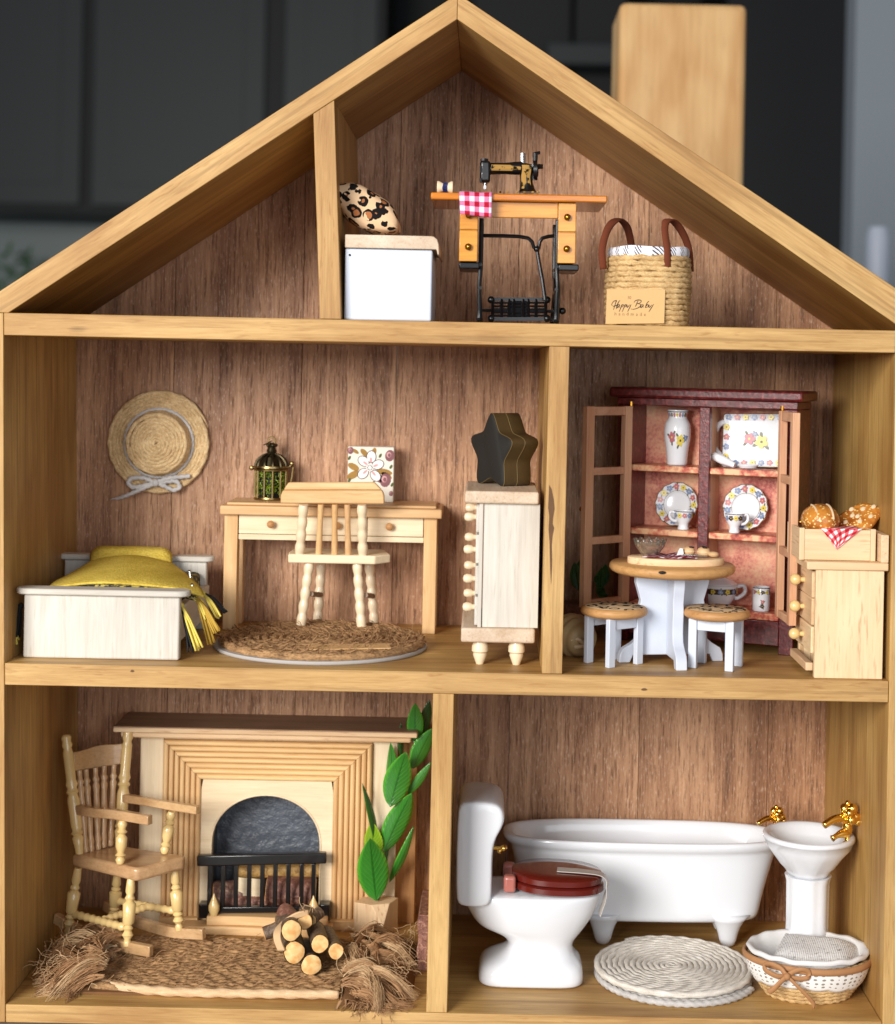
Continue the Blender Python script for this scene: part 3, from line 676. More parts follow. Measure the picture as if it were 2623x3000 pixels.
# handled basket with a card
Y = 3.0; ca = r3(1490, 700, Y); rx = (r3(1668, 700, Y)[0]-r3(1310, 700, Y)[0])/2; ry = 2.1
t = thing('handled_basket', 'round rope basket with brown handles and a kraft card on its front', 'basket', (ca.x, Y, ZT))
zr = r3(1490, 562, Y)[2]; zr2 = r3(1490, 520, Y)[2]; nrow = 13; dz = (zr-ZT)/nrow
def orow(z, f, n=64): return [(ca.x+f*rx*se(math.cos(a)), Y+f*ry*se(math.sin(a)), z) for a in [2*pi*i/n for i in range(n)]]
se = lambda c: math.copysign(abs(c)**.72, c)
m = MB()
for i in range(nrow):
    f = .93+.05*math.sin(i/(nrow-1)*pi*.9); ph = rnd.uniform(0, 6)
    m.tube([V(p)+V((rnd.uniform(-.02, .02), rnd.uniform(-.02, .02), rnd.uniform(-.03, .03))) for p in orow(ZT+.02+dz*(i+.5), f, 90)], dz*.56, 9, closed=True, lobes=3, pitch=.8, amp=.17, ph=ph)
build(m, 'basket_rope', M_jute, t, ang=180)
m = MB(); m.rings([[V(p) for p in orow(ZT+.1, .85)], [V(p) for p in orow(zr2-.1, .85)]], True, False); build(m, 'inner_lining', M_linen, t)
m = MB(); P = orow(0, 1, 96); per = 12.0
m.sheet(lambda u, v: V((ca.x+(P[int(u*96) % 96][0]-ca.x)*(.985-.03*abs(2*v-1)**3), Y+(P[int(u*96) % 96][1]-Y)*(.985-.03*abs(2*v-1)**3), zr-.02+(zr2-zr+.03*math.sin(u*30))*v)), 96, 5, per, .3)
build(m, 'plaid_trim', M_plaid, t, ang=180)
def hand(ps, ds):
    pts = []
    for i in range(len(ps)-1):
        for j in range(5): pts.append(cat(ps, i, j/5))
    pts.append(V(ps[-1])); m = MB(); m.tube(pts, .17, 8, flat=.45, up=(1, .35, 0)); return build(m, 'handle', M_suede, t, ang=180)
def cat(ps, i, s):
    p0, p1, p2, p3 = [V(ps[max(0, min(len(ps)-1, i+k))]) for k in (-1, 0, 1, 2)]
    return .5*((2*p1)+(-p0+p2)*s+(2*p0-5*p1+4*p2-p3)*s*s+(-p0+3*p1-3*p2+p3)*s**3)
hand([r3(1297, 610, 1.9), r3(1292, 520, 1.9), r3(1318, 430, 2.2), r3(1362, 393, 2.8), r3(1402, 430, 3.8), r3(1422, 520, 4.6)], 0)
hand([r3(1578, 607, .98), r3(1577, 530, .95), r3(1566, 440, 1.1), r3(1574, 398, 1.4), r3(1610, 406, 2.0), r3(1648, 460, 2.5), r3(1672, 530, 2.7), r3(1678, 620, 2.6)], 0)
Yc = .76; qc = lambda x, y, Yq=Yc: at(1760+x*.15625, 820+y*.15625, Yq)
m = MB(); cor = [qc(95, 826), qc(1196, 815), qc(1218, 180), qc(122, 172)]
qq = lambda x, y: (lambda u, v: cor[3].lerp(cor[2], u).lerp(cor[0].lerp(cor[1], u), v))((x-105)/1105, (y-176)/645)
m.hexa([cor[0]+V((0, .1, 0)), cor[1]+V((0, .1, 0)), cor[1], cor[0], cor[3]+V((0, .1, 0)), cor[2]+V((0, .1, 0)), cor[2], cor[3]]); card = build(m, 'card', M_kraft, t, bevel=.015)
# lettering: Happy Baby / handmade / a tiny 101-like mark, written as ink strokes
def stroke(mb, pts, w0=16, w1=16):
    P = [V((x, y, 0)) for x, y in pts]; Q = []
    for i in range(len(P)-1):
        for j in range(6): Q.append(cat(P, i, j/6))
    Q.append(P[-1]); vs = []; n = len(Q)
    for i, p in enumerate(Q):
        tg = (Q[min(i+1, n-1)]-Q[max(0, i-1)]).normalized(); nn = V((-tg.y, tg.x, 0)); s_ = i/(n-1)
        w_ = lerp(w0, w1, s_)*(.45+.55*math.sin(pi*min(1, max(0, s_*.9+.08))))/2
        for k in (-1, 1):
            z = p+nn*w_*k; b_ = at(1760+z.x*.15625, 820+z.y*.15625, Yc-.006); vs.append(b_)
    mb.add(vs, [(2*i, 2*i+2, 2*i+3, 2*i+1) for i in range(n-1)])
m = MB()
for s_ in ([(240, 560), (262, 500), (285, 420), (300, 388), (262, 392), (222, 430), (210, 470), (232, 478)],
           [(290, 548), (310, 480), (340, 410), (368, 384)], [(232, 500), (290, 478), (330, 470)],
           [(358, 462), (326, 462), (310, 500), (318, 520), (345, 490), (358, 466), (350, 505), (362, 516)],
           [(398, 462), (380, 520), (348, 598)], [(392, 480), (420, 460), (424, 482), (396, 512)],
           [(455, 462), (438, 520), (404, 600)], [(450, 482), (478, 460), (482, 482), (454, 512)],
           [(505, 464), (492, 500), (504, 512), (530, 484), (545, 462)], [(574, 458), (545, 520), (506, 598)],
           [(655, 500), (680, 440), (706, 386)], [(628, 425), (650, 392), (710, 374), (762, 388), (748, 424), (690, 446)],
           [(690, 446), (742, 452), (748, 490), (690, 530), (610, 550), (566, 540)],
           [(800, 462), (770, 464), (752, 500), (760, 520), (790, 490), (802, 464), (796, 505), (808, 516)],
           [(908, 394), (870, 440), (842, 510), (848, 520)], [(846, 500), (872, 468), (896, 466), (890, 500), (852, 522)],
           [(918, 466), (904, 500), (918, 512), (946, 486), (958, 464)], [(996, 454), (955, 520), (905, 598)]):
    stroke(m, s_, 17, 15)
build(m, 'lettering_happy_baby', M_ink, card, ang=180)
def text(body, size, at_, mat, parent, name, sp=1.0):
    cu = bpy.data.curves.new(name, 'FONT'); cu.body = body; cu.size = size*U; cu.align_x = 'CENTER'; cu.align_y = 'CENTER'; cu.space_character = sp; cu.resolution_u = 2
    tmp = bpy.data.objects.new('tmp_text', cu); C.objects.link(tmp); dg = bpy.context.evaluated_depsgraph_get(); dg.update()
    me = bpy.data.meshes.new_from_object(tmp.evaluated_get(dg)); bpy.data.objects.remove(tmp); me.materials.clear(); me.materials.append(mat)
    o = bpy.data.objects.new(name, me); C.objects.link(o); p = parent
    while p.parent: p = p.parent
    o.parent = parent; o.location = (MAT[p.name].inverted() @ V(at_))*U; o.rotation_euler = (pi/2, 0, -0.0); return o
text('handmade', .21, qc(556, 642, Yc-.006), M_inkl, card, 'lettering_handmade', 1.7)
text('10', .20, qc(538, 332, Yc-.006), M_inkl, card, 'lettering_mark', .85)
# ------------------------------------------------------------------ bedroom (middle left)
def spiral(c, r0, r1, pitch, ex, ey, ez, step=.05, z0=0, zf=None, wob=0):
    pts = []; th = 0; r = r0
    while r < r1:
        r = r0+pitch*th/(2*pi); z = (zf(r) if zf else 0)
        pts.append(V(c)+V(ex)*(r*math.cos(th))+V(ey)*(r*math.sin(th))+V(ez)*(z0+z+(rnd.uniform(-wob, wob))))
        th += step/max(r, .12)
    return pts
# straw hat hung on the back wall
hc = r4(858, 725, 12.75); hr = r4.l(283, 12.75); t = thing('straw_hat', 'round woven straw hat with a white cord bow on the bedroom wall', 'hat', (hc.x, 12.88, hc.z))
ex, ey, ez = V((1, 0, 0)), V((0, 0, -1)), V((0, -1, 0))
cc = V((hc.x-.02, 12.75, hc.z-.02))
m = MB(); m.tube(spiral(cc, 1.66, hr-.1, .185, ex, ey, ez, .045, zf=lambda r: .02+.05*(r-1.6)), lambda s_: .125*(1 if s_ < .975 else max(.1, 1-(s_-.975)/.026)), 9, lobes=3, pitch=.75, amp=.2); build(m, 'brim', M_straw, t, ang=180)
m = MB(); m.tube(spiral(cc, .03, 1.36, .178, ex, ey, ez, .045, z0=.92, zf=lambda r: -.10*r*r*.6), .12, 8, lobes=3, pitch=.75, amp=.2)
for i in range(5):
    zz = .78-.17*i; r = 1.44+.035*i
    m.tube([cc+ex*(r*math.cos(a))+ey*(r*math.sin(a))+ez*zz for a in [2*pi*k/150 for k in range(150)]], .115, 8, closed=True, lobes=3, pitch=.75, amp=.2)
build(m, 'crown', M_straw, t, ang=180)
rr_ = 1.72; m = MB(); m.tube([cc+ex*(rr_*math.cos(a))+ey*(rr_*math.sin(a))+ez*.20 for a in [2*pi*k/160 for k in range(160)]], .085, 8, closed=True, lobes=2, pitch=.3, amp=.2); build(m, 'hat_cord', M_ribbon, t, ang=180)
hb = lambda x, y, Y=12.35: r4(x, y, Y)
def soft(ps, n=7):
    out = []
    for i in range(len(ps)-1):
        for j in range(n): out.append(cat(ps, i, j/n))
    return out+[V(ps[-1])]
m = MB(); cord = lambda ps, r=.115, n=9: m.tube(soft(ps, n), r, 8, lobes=2, pitch=.3, amp=.2)
cord([hb(838, 945), hb(770, 915), hb(705, 918), hb(690, 945), hb(720, 965), hb(790, 952), hb(838, 940)])
cord([hb(838, 945), hb(890, 935), hb(945, 935), hb(962, 965), hb(930, 980), hb(880, 958), hb(838, 942)])
m.tube(soft([hb(845, 940), hb(770, 970, 12.3), hb(690, 1005, 12.4), hb(640, 1022, 12.6), hb(592, 1030, 12.7)], 9), lambda s: .12*(1-.2*s) if s < .7 else .12*(1-.2*s)*(1-(s-.7)/.3*.9), 8, lobes=2, pitch=.3, amp=.2)
cord([hb(835, 940), hb(900, 918, 12.3), hb(970, 910, 12.35), hb(1020, 905, 12.4)]); m.ball(hb(835, 942, 12.25), .17, .14, .2)
build(m, 'bow', M_ribbon, t, ang=180)
# bed
Yf, Yh = 1.36, 9.9; X0, X1 = r4(125, 1700, Yf)[0], r4(962, 1700, Yf)[0]; ztf = r4(540, 1545, Yf)[2]
hx = lambda x: r4(x, 1400, Yh)[0]; zth = r4(720, 1358, Yh)[2]
t = thing('bed', 'whitewashed wooden doll bed with flat capped boards', 'bed', ((X0+X1)/2, 5.5, ZM))
m = MB(); m.box(X0, X1, Yf, Yf+.5, ZM+.005, ztf); build(m, 'footboard', W_white['z'], t, bevel=.1, seg=3)
def cap(xa, xb, ya, yb, za, zb, n):
    r = (yb-ya)/2; P = [(xb-r+r*math.cos(a), (ya+yb)/2+r*math.sin(a)) for a in [(-pi/2+pi*i/8) for i in range(9)]]+[(xa+r+r*math.cos(a), (ya+yb)/2+r*math.sin(a)) for a in [(pi/2+pi*i/8) for i in range(9)]]
    m = MB(); m.prism(P, 'z', za, zb); return build(m, n, W_white['x'], t, bevel=.06)
xa, xb = r4(80, 1530, Yf)[0], r4(1018, 1530, Yf)[0]
cap(xa, xb, Yf-.25, Yf+.85, ztf+.004, ztf+.27, 'footboard_cap')
m = MB(); m.box(hx(345), hx(1108), Yh, Yh+.45, ZM+.005, zth); build(m, 'headboard', W_white['z'], t, bevel=.08)
cap(hx(305), hx(1146), Yh-.2, Yh+.7, zth+.004, zth+.27, 'headboard_cap')
for s_ in (0, 1):
    xr = X0+.1 if s_ == 0 else X1-.5
    m = MB(); m.box(xr, xr+.4, Yf+.51, Yh-.01, ZM+.7, ZM+2.2); build(m, 'side_rail', W_white['y'], t, bevel=.05)
m = MB(); m.box(X0+.52, X1-.52, Yf+.52, Yh-.02, ZM+1.6, ztf+.05); build(m, 'mattress', M_lining, t, bevel=.25, seg=3)
# yellow blanket
rows = [(9.75, (500, 1400), (905, 1405), 1362), (9.8, (490, 1345), (918, 1350), 1300), (9.5, (488, 1325), (921, 1330), 1285), (9.0, (486, 1345), (921, 1352), 1300), (8.75, (486, 1360), (920, 1370), 1330), (8.5, (484, 1372), (922, 1382), 1346), (8.3, (484, 1368), (922, 1376), 1336),
        (7.6, (460, 1382), (945, 1392), 1345), (6.4, (400, 1415), (1000, 1432), 1376), (5.0, (345, 1445), (1045, 1472), 1408), (3.8, (300, 1470), (1075, 1506), 1440), (3.0, (272, 1492), (1090, 1535), 1468), (2.75, (260, 1504), (1092, 1550), 1482)]
RW = []
for Y, l, r, yc in rows: RW.append((r4(l[0], l[1], Y), r4(r[0], r[1], Y), r4((l[0]+r[0])/2, yc, Y).z))
def blk(u, v):
    f = v*(len(RW)-1); i = min(int(f), len(RW)-2); s_ = f-i
    def row(j):
        a, b, z = RW[max(0, min(len(RW)-1, j))]; q = a.lerp(b, u); e = 1-abs(2*u-1)**(9 if j < 5 else 2.3)
        q.z = q.z+(z-(a.z+b.z)/2)*e; return q
    p = [row(i-1), row(i), row(i+1), row(i+2)]
    q = cat(p, 1, s_); q.z += .03*math.sin(u*9+v*7)*math.sin(v*11+u*3)
    return q
m = MB(); m.sheet(blk, 40, 44); bc = r4(690, 1480, 5); bl = thing('yellow_blanket', 'yellow flannel blanket with fringed tassels draped over the bed', 'blanket', (bc.x, 5.5, ztf))
build(m, 'blanket_cloth', M_yellow, bl, solid=.09, ang=180)
m = MB(); m.sheet(lambda u, v: (lambda q: V((q.x, q.y-.02-.25*v, q.z-.10-.16*v)))(blk(.06+.9*u, .97+.03*v)), 40, 5); build(m, 'lining', M_lining, bl, solid=.05, ang=180)
m = MB(); m.tube([blk(u/40, 1.0) for u in range(41)], .065, 6); build(m, 'hem', M_yellow, bl, ang=180)
def tassel(an, ends, mats, n=9, r=.05):
    an = V(an); kn = None
    for k, (e, mt) in enumerate(zip(ends, mats)):
        m = MB()
        for i in range(n):
            q = V(e)+V((rnd.uniform(-.16, .16), rnd.uniform(-.25, .25), rnd.uniform(-.12, .12))); mid = an.lerp(q, .45)+V((rnd.uniform(-.05, .05), rnd.uniform(-.1, .1), .12))
            m.tube(soft([an+V((rnd.uniform(-.05, .05), rnd.uniform(-.08, .08), 0)), mid, q], 4), r, 5)
        if k == 0: m.ball(an, .13)
        build(m, 'tassel', mt, bl, ang=180)
tassel(r4(1088, 1535, 3.6), [r4(1178, 1668, 3.2), r4(1200, 1625, 3.8)], [M_thready, M_threadb])
tassel(r4(1050, 1552, 3.0), [r4(1165, 1738, 2.6), r4(1120, 1660, 2.9), r4(1130, 1800, 2.8)], [M_threadg, M_thready, M_threadg], 10)
tassel(r4(972, 1598, 1.95), [r4(1068, 1830, 1.7), r4(1030, 1835, 1.9)], [M_thready, M_threadb], 9)
tassel(r4(112, 1600, 2.2), [r4(88, 1775, 2.0)], [M_threadb], 14); tassel(r4(84, 1770, 1.95), [r4(80, 1795, 1.95)], [M_thready], 5)
for (xa, ya), (xb, yb) in (((1015, 1412), (1022, 1450)), ((1030, 1484), (1030, 1506))):
    a, b = r4(xa, ya, 3.6), r4(xb, yb, 3.55); m = MB(); m.tube([a, b], .035, 6); m.ball(a, .07, .07, .04); build(m, 'pin', M_steel, bl)
# desk
Yd = 9.9; dx = lambda x, Y=Yd: r5(x, 800, Y)[0]; dz_ = lambda y, Y=Yd, x=900: r5(x, y, Y)[2]
zt = dz_(770); Yb = 12.75
t = thing('desk', 'pale wooden writing desk with three cream drawers against the back wall', 'desk', (dx(900), 11.3, ZM))
m = MB(); m.box(dx(155), dx(1645), Yd-.35, Yb, dz_(832), zt); m.box(dx(155)+.28, dx(1645)-.28, Yd-.05, Yb-.01, zt, zt+.14); build(m, 'desk_top', W_pine['x'], t, bevel=.12, seg=3)
ztop = zt+.14; zu = dz_(832)-.004
for xa, xb in ((180, 270), (1525, 1612)):
    for ya in (Yd, Yb-.85):
        m = MB(); m.box(dx(xa), dx(xb), ya, ya+.8, ZM+.005, zu); build(m, 'leg', W_pine['z'], t, bevel=.03)
m = MB(); m.box(dx(272), dx(1523), Yd+.12, Yd+.3, dz_(1002), dz_(966)); m.box(dx(272), dx(1523), Yd+.25, Yb-.1, dz_(962), zu); build(m, 'drawer_case', W_pale['x'], t, bevel=.02)
xs_ = [274, 722, 1142, 1521]
for a, b, kx in zip(xs_, xs_[1:], (495, 943, 1293)):
    m = MB(); m.box(dx(a)+.015, dx(b)-.015, Yd+.08, Yd+.24, dz_(962), dz_(836)); f = build(m, 'drawer_front', W_pale['x'], t, bevel=.03)
    z = dz_(893); m = MB(); m.turn((dx(kx), Yd+.08, z), (dx(kx), Yd-.32, z), [(0, .08), (.3, .075), (.45, .16), (.7, .19), (.92, .12), (1, .02)], 14); build(m, 'knob', W_tan['y'], f)
# desk chair
t = thing('desk_chair', 'small spindle back wooden chair facing the desk, seen from behind', 'chair', (r5(940, 1300, 9.6)[0], 9.6, 15.05))
Y1 = 8.2; P = lambda x, y, Y=Y1: r5(x, y, Y)
def poly(ps, Y): return [(P(x, y, Y).x, P(x, y, Y).z) for x, y in ps]
m = MB(); m.prism(poly([(560, 742), (562, 690), (575, 655), (1243, 655), (1256, 690), (1258, 748)], Y1), 'y', Y1-.28, Y1+.12)
m.prism(poly([(578, 654), (612, 603), (1190, 602), (1240, 654)], Y1), 'y', Y1-.16, Y1+.12); build(m, 'crest_rail', W_pine['x'], t, bevel=.07)
bead = lambda r, n=4: [(0, r*.8)]+sum([[((i+.08)/n, r*.74), ((i+.3)/n, r*.96), ((i+.55)/n, r*1.08), ((i+.8)/n, r*.98), ((i+.97)/n, r*.74)] for i in range(n)], [])+[(1, r*.8)]
for (xa, ya), (xb, yb) in (((712, 752), (684, 1092)), ((1105, 752), (1110, 1094))):
    m = MB(); m.turn(P(xb, yb, 8.75), P(xa, ya, 8.1), [(a, .19+.55*(r-.19)) for a, r in bead(.285)]); build(m, 'back_post', W_turn, t)
for xa, xb in ((828, 813), (922, 920), (1006, 1012)):
    m = MB(); m.turn(P(xb, 1092, 8.8), P(xa, 752, 8.1), [(0, .16), (.3, .15), (.6, .13), (.97, .15), (1, .13)], 10); build(m, 'spindle', W_pine['z'], t)
zs = P(900, 1094, 8.5).z; zs0 = P(900, 1152, 8.5).z
cn = [P(608, 1094, 8.5), P(1192, 1094, 8.5), P(1296, 1105, 9.3), P(1250, 1105, 11.4), P(660, 1105, 11.4), P(612, 1105, 9.5)]
m = MB(); m.prism([(p.x, p.y) for p in cn], 'z', zs0, zs); build(m, 'seat', W_pale['x'], t, bevel=.06)
for (xa, ya, Ya), (xb, yb, Yb_) in (((752, 1165, 8.9), (693, 1572, 8.75)), ((1072, 1165, 8.9), (1102, 1585, 8.75)), ((832, 1170, 10.8), (806, 1552, 10.9)), ((1152, 1172, 10.8), (1190, 1562, 10.9))):
    m = MB(); m.turn(P(xb, yb, Yb_), P(xa, ya-25, Ya), [(0, .16), (.02, .24)]+[(a, .20+.55*(r-.20)) for a, r in bead(.27, 5)[1:-1] if a > .03]+[(1, .3)]); build(m, 'leg', W_turn, t)
for xa, xb, y in ((762, 828, 1356), (1128, 1178, 1364)):
    m = MB(); m.turn(P(xa, y, 8.9), P(xb, y+6, 10.6), [(0, .13), (1, .13)], 8); build(m, 'stretcher', W_mantel, t)
# round rug with felt backing
c0 = r5(828, 1715, 5.75); rc = V((c0.x, 5.75, 0)); R = 4.92
up = lambda y: ZM+.42+.10*max(0, (y-5))*.3
t = thing('round_jute_rug', 'round brown jute rug with grey felt backing under the desk chair', 'rug', (rc.x, rc.y, ZM))
m = MB(); m.lathe((rc.x, rc.y, ZM+.005), [(0, 0), (R-.05, 0), (R+.02, .08), (R, .18), (0, .18)], 72); build(m, 'felt_backing', M_felt, t, ang=60)
m = MB(); m.tube([V((p.x, p.y, ZM+.30+rnd.uniform(-.02, .02))) for p in spiral((rc.x, rc.y, 0), .1, R-.12, .38, (1, 0, 0), (0, 1, 0), (0, 0, 1), .09)], .20, 9, lobes=3, pitch=1.1, amp=.2); build(m, 'coil', M_seagrass, t, ang=180)
m = MB()
def fibre(m, p, d, L, r=.014, curl=.5, up_=.3, seg=4):
    pts = [V(p)]; d = V(d).normalized()
    for i in range(seg):
        d = (d+V((rnd.uniform(-curl, curl), rnd.uniform(-curl, curl), rnd.uniform(-curl, curl)+up_/seg*(1 if i < 2 else -1.3)))).normalized(); pts.append(pts[-1]+d*(L/seg))
    m.tube(pts, r, 3, caps=False)
for i in range(900):
    a, r = rnd.uniform(0, 2*pi), R*math.sqrt(rnd.random())*.97; th = a+pi/2+rnd.uniform(-.7, .7)
    fibre(m, (rc.x+r*math.cos(a), rc.y+r*math.sin(a), ZM+.46), (math.cos(th), math.sin(th), .1), rnd.uniform(.25, .6), .013, .4, .05)
build(m, 'loose_fibres', M_fibre, t, kind='stuff', ang=180)
m = MB()
for i in range(420):
    a, r = rnd.uniform(0, 2*pi), R*math.sqrt(rnd.random())*.97; th = a+pi/2+rnd.uniform(-.9, .9)
    fibre(m, (rc.x+r*math.cos(a), rc.y+r*math.sin(a), ZM+.47), (math.cos(th), math.sin(th), .1), rnd.uniform(.2, .5), .018, .5, .05)
build(m, 'dark_fibres', M_fibred, t, kind='stuff', ang=180)
m = MB(); a, b, c, d = [r5.f(x, y, ZM+.53) for x, y in ((740, 1692), (1285, 1688), (1300, 1718), (750, 1728))]
m.hexa([d-V((0, 0, .05)), c-V((0, 0, .05)), b-V((0, 0, .05)), a-V((0, 0, .05)), d, c, b, a]); build(m, 'paper_tag', M_kraft, t)
# bird cage lantern with moss
Y = 11.8; cg = r5(490, 715, Y); zc0 = ztop+.004; sc_ = r5.l(1, Y); Z_ = lambda y: zc0+(722-y)*sc_; rad = 112*sc_
t = thing('birdcage_lantern', 'tiny antique bronze bird cage filled with green moss on the desk', 'bird cage', (cg.x, Y, zc0))
m = MB(); m.lathe((cg.x, Y, zc0), [(0, 0), (rad, 0), (rad*1.03, .06), (rad, .14), (rad*.9, .16), (0, .16)], 28); build(m, 'base_ring', M_bronze, t)
m = MB(); m.lathe((cg.x, Y, Z_(528)), [(rad*.9, 0), (rad*1.04, .02), (rad*1.05, .10), (rad*.98, .13), (rad*1.03, .16), (rad*1.02, .25), (rad*.9, .27), (rad*.9, 0)], 28); build(m, 'band', M_bronze, t)
for i in range(12):
    a = 2*pi*(i+.42)/12; x, y = cg.x+rad*.96*math.cos(a), Y+rad*.96*math.sin(a)
    m = MB(); m.tube([(x, y, zc0+.1), (x, y, Z_(515))], .052, 6); build(m, 'bar', M_bronze, t)
m = MB()
for i in range(12):
    a = 2*pi*(i+.42)/12; m.tube([V((cg.x+rad*.97*math.cos(q)*math.cos(a), Y+rad*.97*math.cos(q)*math.sin(a), Z_(502)+(502-412)*sc_*math.sin(q))) for q in [pi/2*j/8*.96 for j in range(9)]], .06, 6)
m.lathe((cg.x, Y, 0), [(rad*.86, Z_(502)), (rad*.62, Z_(436)), (.2, Z_(414)), (.26, Z_(395)), (.2, Z_(372)), (.26, Z_(352)), (.12, Z_(340)), (0, Z_(338))], 20)
for q in range(5): m.ball((cg.x+.22*math.cos(q*1.26), Y+.22*math.sin(q*1.26), Z_(356)), .09)
build(m, 'dome', M_bronzed, t)
m = MB(); rg = V((cg.x, Y, Z_(324))); m.tube([rg+V((.17*math.cos(a), 0, .17*math.sin(a))) for a in [2*pi*i/18 for i in range(18)]], .04, 6, closed=True)
rg = V((cg.x-.2, Y-.05, Z_(342))); m.tube([rg+V((.2*math.cos(a), .1*math.sin(a), .13*math.cos(a)*.8)) for a in [2*pi*i/18 for i in range(18)]], .03, 6, closed=True); build(m, 'hanging_ring', M_bronze, t)
m = MB(); m.ball((cg.x-rad-.14, Y, Z_(512)), .14, .06, .12); m.tube([(cg.x-rad-.12, Y, Z_(512)), (cg.x-rad+.05, Y, Z_(516))], .06, 6); build(m, 'hinge_tab', M_bronze, t)
m = MB(); m.tube([(cg.x+rad, Y, Z_(505)), (cg.x+rad+.2, Y, Z_(480)), (cg.x+rad+.26, Y, Z_(500)), (cg.x+rad+.2, Y, Z_(570)), (cg.x+rad+.16, Y, Z_(600))], .06, 6); m.ball((cg.x+rad+.2, Y, Z_(478)), .12, .07, .12); build(m, 'clasp', M_bronze, t)
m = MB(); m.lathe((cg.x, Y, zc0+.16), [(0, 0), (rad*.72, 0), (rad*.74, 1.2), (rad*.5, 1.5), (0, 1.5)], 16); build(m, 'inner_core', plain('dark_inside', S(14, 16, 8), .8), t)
m = MB()
for i in range(420):
    a = rnd.uniform(0, 2*pi); p = (cg.x+rad*.76*math.cos(a), Y+rad*.76*math.sin(a), rnd.uniform(zc0+.25, Z_(535))); fibre(m, p, (rnd.uniform(-1, 1), rnd.uniform(-1, 1), rnd.uniform(-.5, 1)), rnd.uniform(.12, .3), .025, .9, .2, 3)
build(m, 'moss', M_moss, t, kind='stuff', ang=180)
# floral canvas
Y = 11.4; p0, p1 = r5(1004, 745, Y), r5(1322, 368, Y); zb = ztop+.006
t = thing('floral_canvas', 'little square canvas block with a flower print standing on the desk', 'canvas', ((p0.x+p1.x)/2, Y+.4, zb))
m = MB(); m.box(p0.x, p1.x, Y, Y+.75, zb, p1.z); cv = build(m, 'canvas_block', P_cream, t, bevel=.05)
fp = lambda x, y, h=0: r5(x, y, Y-h)
m = MB()
def dd(mi, x, y, rx, ry, rot=0, h=.01, n=12): m.mi = mi; m.disc(lambda a, b: fp(a, b, h), x, y, rx, ry, rot, n)
for x, y, rx, ry, rot in ((1048, 500, 42, 22, .5), (1045, 555, 48, 24, -.5), (1255, 535, 55, 22, .2), (1060, 395, 28, 12, .6), (1185, 400, 16, 30, .3), (1120, 405, 34, 18, .8), (1270, 560, 40, 18, .5)): dd(1, x, y, rx, ry, rot, .008)
for x, y, r in ((1292, 425, 32), (1028, 390, 20), (1262, 590, 38), (1225, 580, 22), (1300, 680, 14)):
    dd(2, x, y, r, r*1.25, .2, .012); dd(5, x-r*.2, y-r*.2, r*.5, r*.6, 0, .014); dd(2, x-r*.1, y-r*.1, r*.3, r*.4, 0, .016)
for x, y in ((1228, 425), (1020, 440), (1300, 500), (1308, 620), (1180, 610), (1020, 590)): dd(4, x, y, 9, 16, .5, .011)
pet = [(1168, 432, 1.57), (1115, 462, .65), (1112, 545, -.75), (1195, 560, .9), (1212, 485, -.35)]
for i, (x, y, rot) in enumerate(pet): dd(6, x, y, 43, 34, rot, .02+.001*i, 14); dd(0, x, y, 38, 29, rot, .026+.001*i, 14); dd(5, x+(1158-x)*.3, y+(508-y)*.3, 20, 8, rot, .034+.001*i, 8)
dd(0, 1158, 505, 26, 26, 0, .042)
for i in range(8): dd(4, 1158+16*math.cos(i*.8), 505+16*math.sin(i*.8), 4, 6, i, .045, 6)
build(m, 'flower_print', [P_wht, P_ochre, P_mauve, P_grn, P_olv, P_blush, P_drk], cv, ang=180, kind='stuff')
# tall chest of drawers, facing left
A = r6(205, 940, 1.5); Bc = r6(648, 940, 1.5); zct = r6(430, 884, 1.5).z; zc1 = r6(430, 958, 1.5).z
t = thing('tall_chest', 'narrow whitewashed chest of drawers turned sideways beside the partition', 'chest of drawers', ((A.x+Bc.x)/2, 4.6, ZM))
X0, X1 = A.x, Bc.x-.04; YA, YZ = 1.5, 7.6
m = MB(); m.box(X0, X1, YA, YZ, zc1, zct); build(m, 'top_slab', W_grey['y'], t, bevel=.1, seg=3)
zb1, zb0 = r6(430, 1692, 1.5).z, r6(430, 1778, 1.5).z
m = MB(); m.box(X0-.05, X1-.06, YA+.02, YZ, zb0, zb1); build(m, 'bottom_slab', W_grey['y'], t, bevel=.1, seg=3)
bx, bx2 = r6(312, 1300, 1.75).x, r6(643, 1300, 1.75).x
m = MB(); m.box(bx, bx2, YA+.3, YZ-.2, zb1+.004, zc1-.004); build(m, 'side_board', W_white['z'], t, bevel=.02)
fx = r6(270, 1300, 1.7).x; xm = bx-.025; zdr = [lerp(zb1, zc1, i/4) for i in range(5)]
m = MB(); m.box(fx+.12, xm, YA+.2, YA+.42, zb1+.004, zc1-.004); build(m, 'corner_post', W_white['z'], t, bevel=.02)
m = MB(); m.box(fx+.12, xm, YZ-.42, YZ-.2, zb1+.004, zc1-.004); build(m, 'corner_post', W_white['z'], t, bevel=.02)
ky = [(1033, 978), (1224, 1152), (1396, 1318), (1563, 1482)][::-1]
for i in range(4):
    m = MB(); m.box(fx-.02, xm-.02, YA+.45, YZ-.45, zdr[i]+.05, zdr[i+1]-.05); d = build(m, 'drawer', W_white['y'], t, bevel=.05)
    for yk, Yk in ((ky[i][0], 2.7), (ky[i][1], 6.1)):
        z = r6(240, yk, Yk).z; x = fx-.02
        m = MB(); m.turn((x, Yk, z), (x-.55, Yk, z), [(0, .12), (.2, .12), (.35, .19), (.7, .21), (.92, .15), (1, .02)], 14); build(m, 'knob', W_turn, d)
